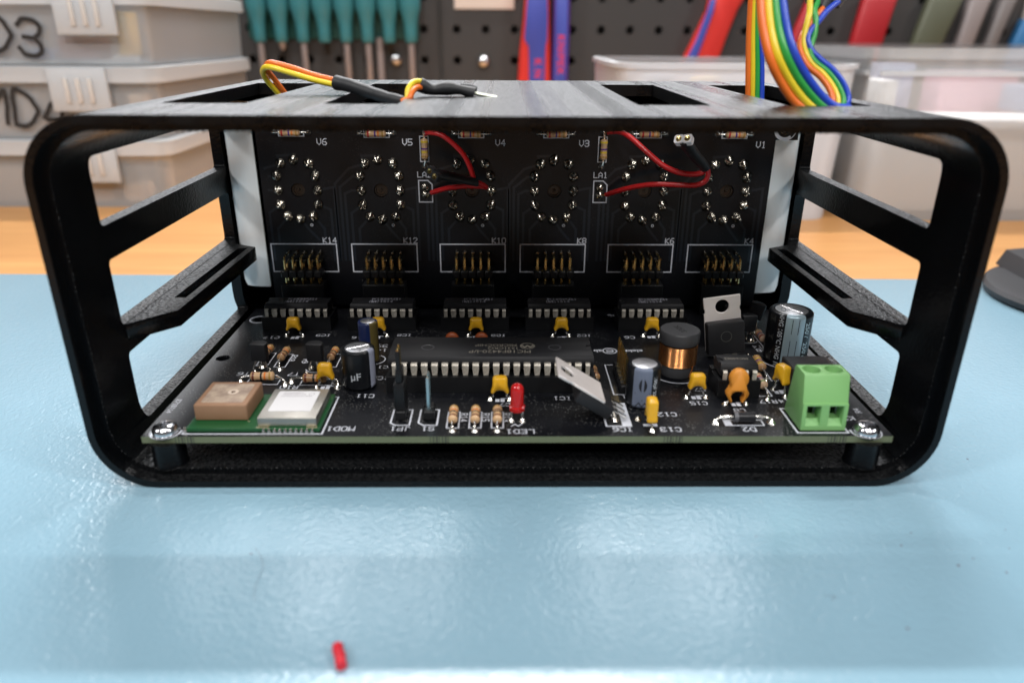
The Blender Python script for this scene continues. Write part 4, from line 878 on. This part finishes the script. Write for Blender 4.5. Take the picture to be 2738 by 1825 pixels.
# ---- DC socket behind the terminal block
dc = carve(MB().prism([(-6.2, 0.02), (6.2, .02), (6.2, 5.6), (5.2, 6.8), (4.4, 7.1), (-5.9, 7.1), (-6.2, 6.8)], -6.6, 6.6, 'y'), [MB().box(-3.6+2.6*k, -2.4+2.6*k, -2.2, -1.2, 6.2, 9) for k in range(3)], [blk], .3, 2)
put('power_socket', dc.mesh('power_socket', mat('grey_black_plastic', (.020, .019, .021), .5)), (74.3, 164.2, 0), main)
# ---- green screw terminal
prof = [(144.7, .15), (145.1, 6.6), (145.6, 6.7), (147.1, 12.6), (147.5, 13.0), (152.3, 13.0), (152.7, 12.7), (154.9, .15)]
tm = MB().prism([(p[0]-149.8, p[1]) for p in prof], -5.1, 5.1, 'x')
cu = []
for sx in (-2.54, 2.54):
    cu.append(MB().box(sx-1.62, sx+1.62, -9, 2.2, 2.55, 6.1)); cu.append(MB().lathe([(2.0, 9.0), (2.0, 20)], 28, (sx, .1, 0)))
    cu.append(MB().prism([(-7, .75), (-5.25, 1.05), (-3.7, 2.6), (-3.7, 3.2), (-7, 3.2)], sx-1.62, sx+1.62, 'x'))
tm = carve(tm, cu, [green_t], .16, 2)
tb = put('screw_terminal', tm.mesh('screw_terminal', green_t, 40), (69.15, 149.8, 0), main)
for sx in (-2.54, 2.54):
    part('clamp_screw', carve(MB().lathe([(1.85, 8.0), (1.9, 8.3), (1.7, 9.3), (0, 9.4)], 24, (sx, .1, 0)), [MB().box(sx-3, sx+3, -.2, .4, 8.9, 12)], [tin]), steel, tb)
    part('clamp', MB().box(sx-1.58, sx+1.58, -2.4, -2.0, 5.0, 6.05).box(sx+1.2, sx+1.58, -1.6, 1.8, 2.6, 6.0).box(sx-1.58, sx+1.58, 1.8, 2.15, 2.6, 6.0), mat('clamp_steel', (.30, .33, .34), .35, .8), tb)
# ---- GPS module
gps = put('radio_module', MB().cbox(-74.0, -44.2, 144.3, 161.2, .1, 1.0, .08, 1).xf(lambda v: v-Vector((-59.1, 152.7, 0))).mesh('radio_module', greenpcb), (-59.1, 152.7, 0), main)
def gl(mb): return mb.xf(lambda v: v-Vector((-59.1, 152.7, 0)))
an = part('patch_antenna', gl(MB().cbox(-73.15, -61.15, 147.9, 160.0, 1.0, 5.0, .35, 3)), ceram, gps)
part('silver_patch', gl(MB().prism(rrect(-71.9, -62.4, 149.1, 158.7, .5, 3), 5.0, 5.03, 'z')), silver_p, gps)
part('feed_point', gl(MB().lathe([(1.25, 5.02), (1.2, 5.10), (.62, 5.12), (.58, 5.05)], 24, (-66.2, 154.4, 0))), mat('patch_ring', (.62, .50, .40), .5), gps)
part('feed_pin', gl(MB().lathe([(.56, 5.02), (.4, 5.14), (0, 5.18)], 18, (-66.2, 154.4, 0))), mat('dark_solder', (.14, .09, .06), .4, .4), gps)
shd = part('shield_can', gl(MB().cbox(-58.2, -44.9, 145.1, 159.6, 1.0, 3.3, .3, 3)), shield_m, gps)
part('paper_label', gl(MB().prism(rrect(-56.6, -46.9, 148.1, 158.2, .4, 3), 3.3, 3.34, 'z')), mat('white_label', (.62, .61, .62), .6), gps)
pr_ = mat('grey_label_print', (.36, .34, .36), .6); lp = MB()
for yy, xs in ((150.0, ((-55, -52.6), (-52.2, -49.6))), (151.0, ((-55, -51.4), (-51, -49.4))), (152.0, ((-54.6, -50.6),))):
    pass
stroke(lp, arc_pts(-48.6, 156.6, .62, 0, 360, 16), .16, 3.35)
for yy, x0_, x1_ in ((157.0, -55.2, -50.6), (156.2, -55.4, -50.2), (155.3, -55.6, -48.2)):
    x_ = x0_
    while x_ < x1_:
        w_ = random.uniform(.18, .5); lp.add([(x_, yy, 3.35), (x_+w_, yy, 3.35), (x_+w_, yy+.42, 3.35), (x_, yy+.42, 3.35)], [(0, 1, 2, 3)]); x_ += w_+.16
part('label_print', gl(lp), pr_, gps, smooth=0)
pads = MB()
for k in range(10): m2 = MB().lathe([(.46, 0), (.42, .55), (.25, 1.0), (0, 1.12)], 8).xf(lambda v: Vector((v.x, v.y*1.2, v.z))); pads.add([(v[0]-56.6+k*1.2, v[1]+144.15, v[2]) for v in m2.v], m2.f)
m2 = MB().lathe([(.5, 0), (.45, .7), (.2, 1.25), (0, 1.3)], 8); pads.add([(v[0]-74.2, v[1]+144.5, v[2]) for v in m2.v], m2.f)
part('edge_solder', gl(pads), tin, gps)
part('gold_pads', gl(MB().box(-58.3, -55.6, 144.5, 145.05, 1.0, 1.05).box(-47.2, -44.8, 144.5, 145.05, 1.0, 1.05).box(-61.2, -60.7, 147.4, 147.8, 1.0, 1.08)), mat('pale_gold', (.55, .48, .32), .4, .8), gps)

# ================================================================== chips in their sockets
def dip(name, label, cat, x, y, z, n, wide, L, bw, zt, group=None, pz_=2.3):
    """n pins per side, row spacing wide, body L x bw, top at zt; z = socket top"""
    t = thing(name, label, cat, (x, y, z), group); hb = zt-z; z0 = hb-3.3; zm = z0+1.75
    w2 = bw/2; pr_ = [(-w2+.35, z0), (w2-.35, z0), (w2, zm-.12), (w2, zm+.12), (w2-.45, hb), (-w2+.45, hb), (-w2, zm+.12), (-w2, zm-.12)]
    b = MB().prism(pr_, -L/2, L/2, 'x'); b.xf(lambda v: Vector((v.x-(.3*(v.x/abs(v.x)))*abs(v.z-zm)/1.6, v.y, v.z)))
    ct = [MB().lathe([(1.25 if n < 20 else 1.5, hb-.5), (1.25 if n < 20 else 1.5, hb+2)], 20, (-L/2+.1, 0, 0))] if n < 20 else [MB().lathe([(1.5, hb-.5), (1.5, hb+2)], 20, (L/2-.1, 0, 0))]
    part('body', carve(b, ct, [blk_ep], .12, 1), blk_ep, t)
    r = wide/2
    def pin(wx0, wx1):
        p = MB(); zs = zm
        p.box(wx0, wx1, -r+.0, -w2+.02, zs-.13, zs+.13)
        p.add([(wx0, -r-.28, zs-.3), (wx1, -r-.28, zs-.3), (wx1, -r+.0, zs+.13), (wx0, -r+.0, zs+.13), (wx0, -r-.02, zs-.3), (wx1, -r-.02, zs-.3), (wx1, -r+.1, zs-.13), (wx0, -r+.1, zs-.13)], [(0, 1, 2, 3), (4, 7, 6, 5), (0, 4, 5, 1), (0, 3, 7, 4), (1, 5, 6, 2)])
        p.box(wx0, wx1, -r-.28, -r-.02, zs-1.15, zs-.3)
        c = (wx0+wx1)/2; p.add([(wx0, -r-.28, zs-1.15), (wx1, -r-.28, zs-1.15), (min(wx1, c+.5), -r-.28, -.6), (max(wx0, c-.5), -r-.28, -.6), (wx0, -r-.02, zs-1.15), (wx1, -r-.02, zs-1.15), (min(wx1, c+.5), -r-.02, -.6), (max(wx0, c-.5), -r-.02, -.6)], [(0, 3, 2, 1), (4, 5, 6, 7), (0, 4, 7, 3), (1, 2, 6, 5)])
        return p.mesh('pin', pinm, 30)
    full, lft, rgt = pin(-.78, .78), pin(-.35, .70), pin(-.70, .35)
    for k in range(n):
        me = lft if k == 0 else rgt if k == n-1 else full
        px_ = (k-(n-1)/2)*2.54
        put('pin', me, (px_, 0, 0), t, rel=True); put('pin', rgt if k == 0 else lft if k == n-1 else full, (px_, 0, 0), t, rot=(0, 0, pi), rel=True)
    return t, hb
cprint = mat('chip_print', (.40, .40, .46), .5); cprint2 = mat('chip_print_dim', (.22, .20, .165), .5)
labs = ['16-pin black chip marked К155ИД1 below header K14', '16-pin black chip marked К155ИД1 below header K12', '16-pin black chip marked К155ИД1 below header K10',
        '16-pin black chip marked К155ИД1 below header K8', '16-pin black chip marked К155ИД1 below header K6']
for i, x in enumerate(PX[:5]):
    t, hb = dip('decoder_chip', labs[i], 'chip', x+1.09, P16Y, 4.2, 8, 7.62, 19.2, 6.5, 7.95, 'row of 16-pin chips under the display board')
    z = hb+.02
    put('lettering', text_mesh('К155ИД1', 2.15, 'lettering', cprint, .03), (1.0, 1.35, z), t, rel=True); put('lettering', text_mesh('1514', 2.0, 'lettering', cprint, .03), (1.2, -.75, z), t, rel=True)
    lg = MB(); stroke(lg, [(-.95, .9), (-1.25, .9), (-1.25, -.9), (-.95, -.9)], .16, 0); stroke(lg, [(.95, .9), (1.25, .9), (1.25, -.9), (.95, -.9)], .16, 0)
    stroke(lg, [(-.6, .8), (-.6, -.7), (.5, .7), (.5, -.8)], .34, .002); stroke(lg, [(-.1, -.85), (-.1, .1)], .26, .004); put('emblem', lg.mesh('emblem', cprint, 0), (-2.5, -.75, z), t, rel=True)
t, hb = dip('microcontroller_chip', 'long 40-pin black chip marked Microchip in the middle of the main board', 'chip', P40X, 172.7, 4.4, 20, 15.24, 51.6, 13.4, 8.8)
z = hb+.02
for s, x, y, sz in (('PIC18F4420-I/P', 2.2, -3.1, 2.5), ('1531CRQ', 3.0, -1.0, 1.9), ('MICROCHIP', 1.2, .9, 2.0)): put('lettering', text_mesh(s, sz, 'lettering', cprint2, .02), (x, y, z), t, rot=(0, 0, pi), rel=True)
lg = MB(); stroke(lg, arc_pts(0, 0, 1.75, 0, 360, 24), .3, 0); stroke(lg, [(-1.5, -.5), (-.7, .9), (0, -.3), (.7, .9), (1.5, -.5)], .55, .002); put('emblem', lg.mesh('emblem', cprint2, 0), (9.2, .3, z), t, rot=(0, 0, pi), rel=True)
for x in (-16.2, 16.1): put('mould_mark', MB().lathe([(1.75, 0), (1.7, .05), (1.4, .06), (1.3, .01)], 28, cap=False).mesh('mould_mark', mat('mould_ring', (.05, .05, .055), .4)), (x, -.6, z-.02), t, rel=True)
t, hb = dip('small_chip', '8-pin black chip in a socket behind the orange disc capacitor', 'chip', 54.8, 165.8, 4.6, 4, 7.62, 9.6, 6.5, 8.35)
put('lettering', text_mesh('MC34063', 1.5, 'lettering', cprint2, .02), (0, .4, hb+.02), t, rot=(0, 0, pi), rel=True)

# ================================================================== cables (laid out from the picture at the depth of what they touch)
def ray(u, v): return cF+r2*((u-1369)/FPX)-u2*((v-912.5)/FPX)
def at(u, v, Y): d = ray(u, v); k = Y/d.y; return Vector((CX+d.x*k, Y, CH+d.z*k))
def atz(u, v, z): d = ray(u, v); k = (z-CH)/d.z; return Vector((CX+d.x*k, d.y*k, z))
def c2(x, y): return 1050+x/4.612, 320+y/4.612
def c3(x, y): return 1500+x/4.612, 320+y/4.612
def q4(x, y): return 1640+x/3.336, y/3.336
def q2(x, y): return 600+x/3.336, y/3.336
def cab(parent, name, pts, r, m, n=12, k=7, org=None, **kw):
    P = crom(pts, k); o = org if org is not None else Vector((0, 0, 0))
    return part(name, MB().tube([p-o for p in P], r, n, **kw), m, parent, smooth=60)
def lead_socket(t, org, tip_pts, side, m_face, w=2.15):
    """flattened shrink sleeve with a two-hole socket at its tip; side = direction from one hole to the other"""
    P = crom(tip_pts, 6); n = len(P); R = [w*(.72+.28*i/(n-1)) for i in range(n)]
    d = (P[-1]-P[-3]).normalized(); side = Vector(side); side = (side-d*side.dot(d)).normalized(); upv = side.cross(d).normalized()
    mb = MB().tube([p-org for p in P], R, 18, flat=(upv, .66)); part('sleeve', mb, shrink, t, smooth=60); tip = P[-1]
    def F(v): return tip+side*v.x+upv*v.y+d*v.z-org
    hs = MB()
    for sx in (-1.22, 1.22): hs.prism(rrect(sx-1.28, sx+1.28, -1.25, 1.25, .6, 4), -1.2, .55, 'z')
    part('socket_face', hs.xf(F), m_face, t)
    for sx in (-1.22, 1.22): part('contact', MB().lathe([(.86, .50), (.80, .66), (.48, .64), (.40, .585)], 16, (sx, 0, 0)).xf(F), gold, t); part('contact_hole', MB().lathe([(.47, .575), (0, .58)], 14, (sx, 0, 0)).xf(F), mat('dark_hole', (.004, .003, .003), .8), t)
org = W(-24.5, DY, 38)*0+Vector((-26, DY, 37)); t = thing('lamp_lead', 'red wire pair with black sleeve and dark two-hole socket, soldered near LA2', 'cable', tuple(org), 'lamp leads of the display board')
cab(t, 'wire', [at(*c2(400, 175), 225.8), at(*c2(450, 160), 224.5), at(*c2(600, 190), 222), at(*c2(760, 310), 220), at(*c2(880, 440), 218.5), at(*c2(960, 600), 217.5), at(*c2(995, 720), 216.5)], .75, red_w, org=org)
cab(t, 'wire', [at(*c2(480, 900), 225.0), at(*c2(560, 875), 223.5), at(*c2(700, 840), 222), at(*c2(900, 820), 220), at(*c2(1080, 822), 218), at(*c2(1150, 830), 217), at(*c2(1080, 790), 216), at(*c2(1010, 760), 215.6)], .75, red_w, org=org)
cab(t, 'bare_end', [at(*c2(480, 900), 225.0), at(*c2(430, 910), 225.6), at(*c2(395, 915), 225.9)], .4, solder, org=org); cab(t, 'bare_end', [at(*c2(455, 160), 224.5), at(*c2(400, 165), 225.0), at(*c2(375, 205), 225.6)], .35, tin, org=org)
lead_socket(t, org, [at(*c2(1040, 775), 216), at(*c2(900, 745), 214.5), at(*c2(720, 705), 212), at(*c2(560, 675), 209.5), at(*c2(500, 668), 208.2)], (.85, 0, -.5), mat('dark_socket', (.03, .03, .032), .45))
org = Vector((27, DY, 37)); t = thing('lamp_lead', 'red wire pair with black sleeve and shiny white two-hole socket, soldered near LA1', 'cable', tuple(org), 'lamp leads of the display board')
cab(t, 'wire', [at(*c3(575, 152), 224.5), at(*c3(720, 150), 222.5), at(*c3(850, 215), 220), at(*c3(1050, 390), 217), at(*c3(1250, 560), 214.5), at(*c3(1450, 650), 213), at(*c3(1650, 672), 212), at(*c3(1750, 645), 211.5), at(*c3(1770, 600), 211)], .78, red_w, org=org)
cab(t, 'wire', [at(*c3(560, 925), 225.0), at(*c3(680, 885), 222), at(*c3(850, 840), 219.5), at(*c3(1100, 800), 216.5), at(*c3(1400, 803), 214), at(*c3(1650, 808), 212.5), at(*c3(1770, 765), 211.8), at(*c3(1812, 690), 211.3), at(*c3(1805, 600), 211)], .74, red_w, org=org)
cab(t, 'bare_end', [at(*c3(575, 152), 224.5), at(*c3(545, 160), 225.2), at(*c3(535, 205), 225.7)], .4, copper, org=org); cab(t, 'bare_end', [at(*c3(560, 925), 225.0), at(*c3(505, 930), 225.6), at(*c3(470, 930), 225.9)], .38, copper, org=org)
lead_socket(t, org, [at(*c3(1785, 610), 211), at(*c3(1735, 540), 210.2), at(*c3(1640, 430), 209), at(*c3(1560, 320), 207.2), at(*c3(1512, 245), 205.2)], (.95, 0, -.26), mat('white_socket', (.78, .76, .78), .35))
# jumper pair lying over the top of the case
yel_w = mat('yellow_wire', (.78, .60, .03), .32, coat=.1); or_w = mat('orange_wire', (.78, .17, .025), .32, coat=.1); gr_w = mat('green_wire', (.03, .33, .06), .32, coat=.1); bl_w = mat('blue_wire', (.022, .07, .52), .32, coat=.1)
org = Vector((-48, 195, 69)); t = thing('jumper_cable', 'orange and yellow wire pair ending in black sleeves, lying over the case top', 'cable', tuple(org))
cab(t, 'wire', [at(*q2(620, 930), 211), at(*q2(540, 830), 207), at(*q2(440, 700), 203), at(*q2(385, 630), 199), at(*q2(375, 585), 196), at(*q2(425, 562), 194), at(*q2(600, 605), 192), at(*q2(800, 672), 190), at(*q2(1000, 722), 188), at(*q2(1040, 735), 187.5)], .72, or_w, org=org)
cab(t, 'wire', [at(*q2(570, 950), 210), at(*q2(480, 835), 206), at(*q2(380, 720), 202), at(*q2(345, 650), 198), at(*q2(360, 605), 195), at(*q2(430, 605), 193), at(*q2(600, 655), 191), at(*q2(800, 715), 189), at(*q2(1000, 762), 187.2), at(*q2(1040, 772), 187)], .72, yel_w, org=org)
P = crom([at(*q2(998, 738), 188), at(*q2(1120, 765), 186), at(*q2(1300, 825), 183), at(*q2(1450, 870), 180), at(*q2(1600, 905), 177.5)], 6); R = [1.75-.55*i/(len(P)-1)+.05*sin(i*1.3) for i in range(len(P))]
part('sleeve', MB().tube([p-org for p in P], R, 16), shrink, t, smooth=60)
cab(t, 'wire', [at(*q2(1585, 900), 178), at(*q2(1630, 880), 177), at(*q2(1640, 800), 178), at(*q2(1690, 735), 180), at(*q2(1755, 730), 182)], .7, yel_w, org=org)
cab(t, 'wire', [at(*q2(1585, 905), 177), at(*q2(1650, 880), 176.5), at(*q2(1670, 830), 177.5), at(*q2(1710, 785), 179.5), at(*q2(1765, 780), 181.5)], .7, or_w, org=org)
P = crom([at(*q2(1740, 755), 182), at(*q2(1850, 800), 182.5), at(*q2(1980, 790), 183), at(*q2(2100, 800), 183), at(*q2(2230, 835), 183)], 6); R = [1.5+.2*sin(i*.55+1)-.01*i for i in range(len(P))]
part('sleeve', MB().tube([p-org for p in P], R, 16), shrink, t, smooth=60)
cab(t, 'sleeve_end', [at(*q2(2110, 775), 184), at(*q2(2180, 780), 184.5), at(*q2(2245, 800), 185)], .8, shrink, org=org)
cab(t, 'pin', [at(*q2(2190, 825), 183.5), at(*q2(2320, 852), 183), at(*q2(2430, 872), 182.6)], .42, mat('pale_pin', (.72, .75, .62), .3, .6), org=org)
# ribbon cable
org = Vector((66, 185, 68)); t = thing('ribbon_cable', 'rainbow ribbon cable of orange, yellow, green and blue wires coming out of the case top', 'cable', tuple(org))
mats = [or_w, yel_w, gr_w, bl_w]
for i, m in enumerate(mats):
    o = 41*i
    cab(t, 'wire', [at(*q4(1200+o, 1000), 206), at(*q4(1200+o, 860), 206), at(*q4(1202+o, 600), 206), at(*q4(1208+o*.85, 300), 206), at(*q4(1225+o*.62, 0), 206), at(*q4(1240+o*.55, -200), 206)], .70, m, org=org)
Bp = [[(1312, 0), (1335, 260), (1395, 520), (1480, 710), (1590, 880), (1700, 975)], [(1376, 0), (1402, 260), (1462, 500), (1560, 700), (1680, 870), (1800, 975)],
      [(1440, 0), (1470, 250), (1535, 480), (1640, 690), (1770, 860), (1890, 965)], [(1508, 0), (1545, 250), (1610, 470), (1715, 670), (1850, 850), (1975, 950)]]
Cp = [[(1880, 1010), (1955, 900), (1930, 800), (1850, 690), (1745, 600), (1685, 500), (1665, 420), (1690, 310), (1770, 200), (1845, 105), (1880, 60)], [(1960, 1005), (2000, 900), (1960, 780), (1870, 660), (1775, 575), (1715, 470), (1695, 370), (1722, 230), (1750, 120), (1755, 10), (1765, -60)],
      [(2010, 985), (2050, 905), (2010, 780), (1915, 650), (1805, 560), (1755, 480), (1765, 400), (1795, 300), (1805, 180), (1795, 90), (1815, 40), (1830, -10)], [(2055, 960), (2095, 890), (2060, 760), (1960, 625), (1850, 535), (1765, 445), (1732, 345), (1765, 270), (1840, 180), (1910, 95), (1975, 40), (2040, 0)]]
for i, m in enumerate(mats):
    pts = [at(*q4(*p), 166+max(0, (500-p[1])/500)*4) for p in [(Bp[i][0][0]-20, -250)]+Bp[i]]
    n = len(Cp[i]); mid = [(Bp[i][-1][0]+90+10*i, 1000-12*i)]
    pts += [at(*q4(*p), 166.5) for p in mid]+[at(*q4(*p), 167+14*(k/(n-1))+.8*i*(1-k/(n-1))) for k, p in enumerate(Cp[i])]
    nb = len(Bp[i])+2; kk = (len(pts)-1)*7+1
    cab(t, 'wire', pts, [.92 if j < nb*7-14 else max(.66, .92-.26*(j-nb*7+14)/28) for j in range(kk)], m, org=org)
for (a, b) in (((1760, 15), (1740, -120)), ((1818, 45), (1860, -110)), ((1860, 85), (1960, -110)), ((1975, 45), (2110, -110))):
    cab(t, 'sleeve', [at(*q4(*a), 181), at(*q4((a[0]+b[0])/2, (a[1]+b[1])/2), 181.3), at(*q4(*b), 181.6)], 1.25, mat('grey_sleeve', (.055, .056, .060), .42), org=org)
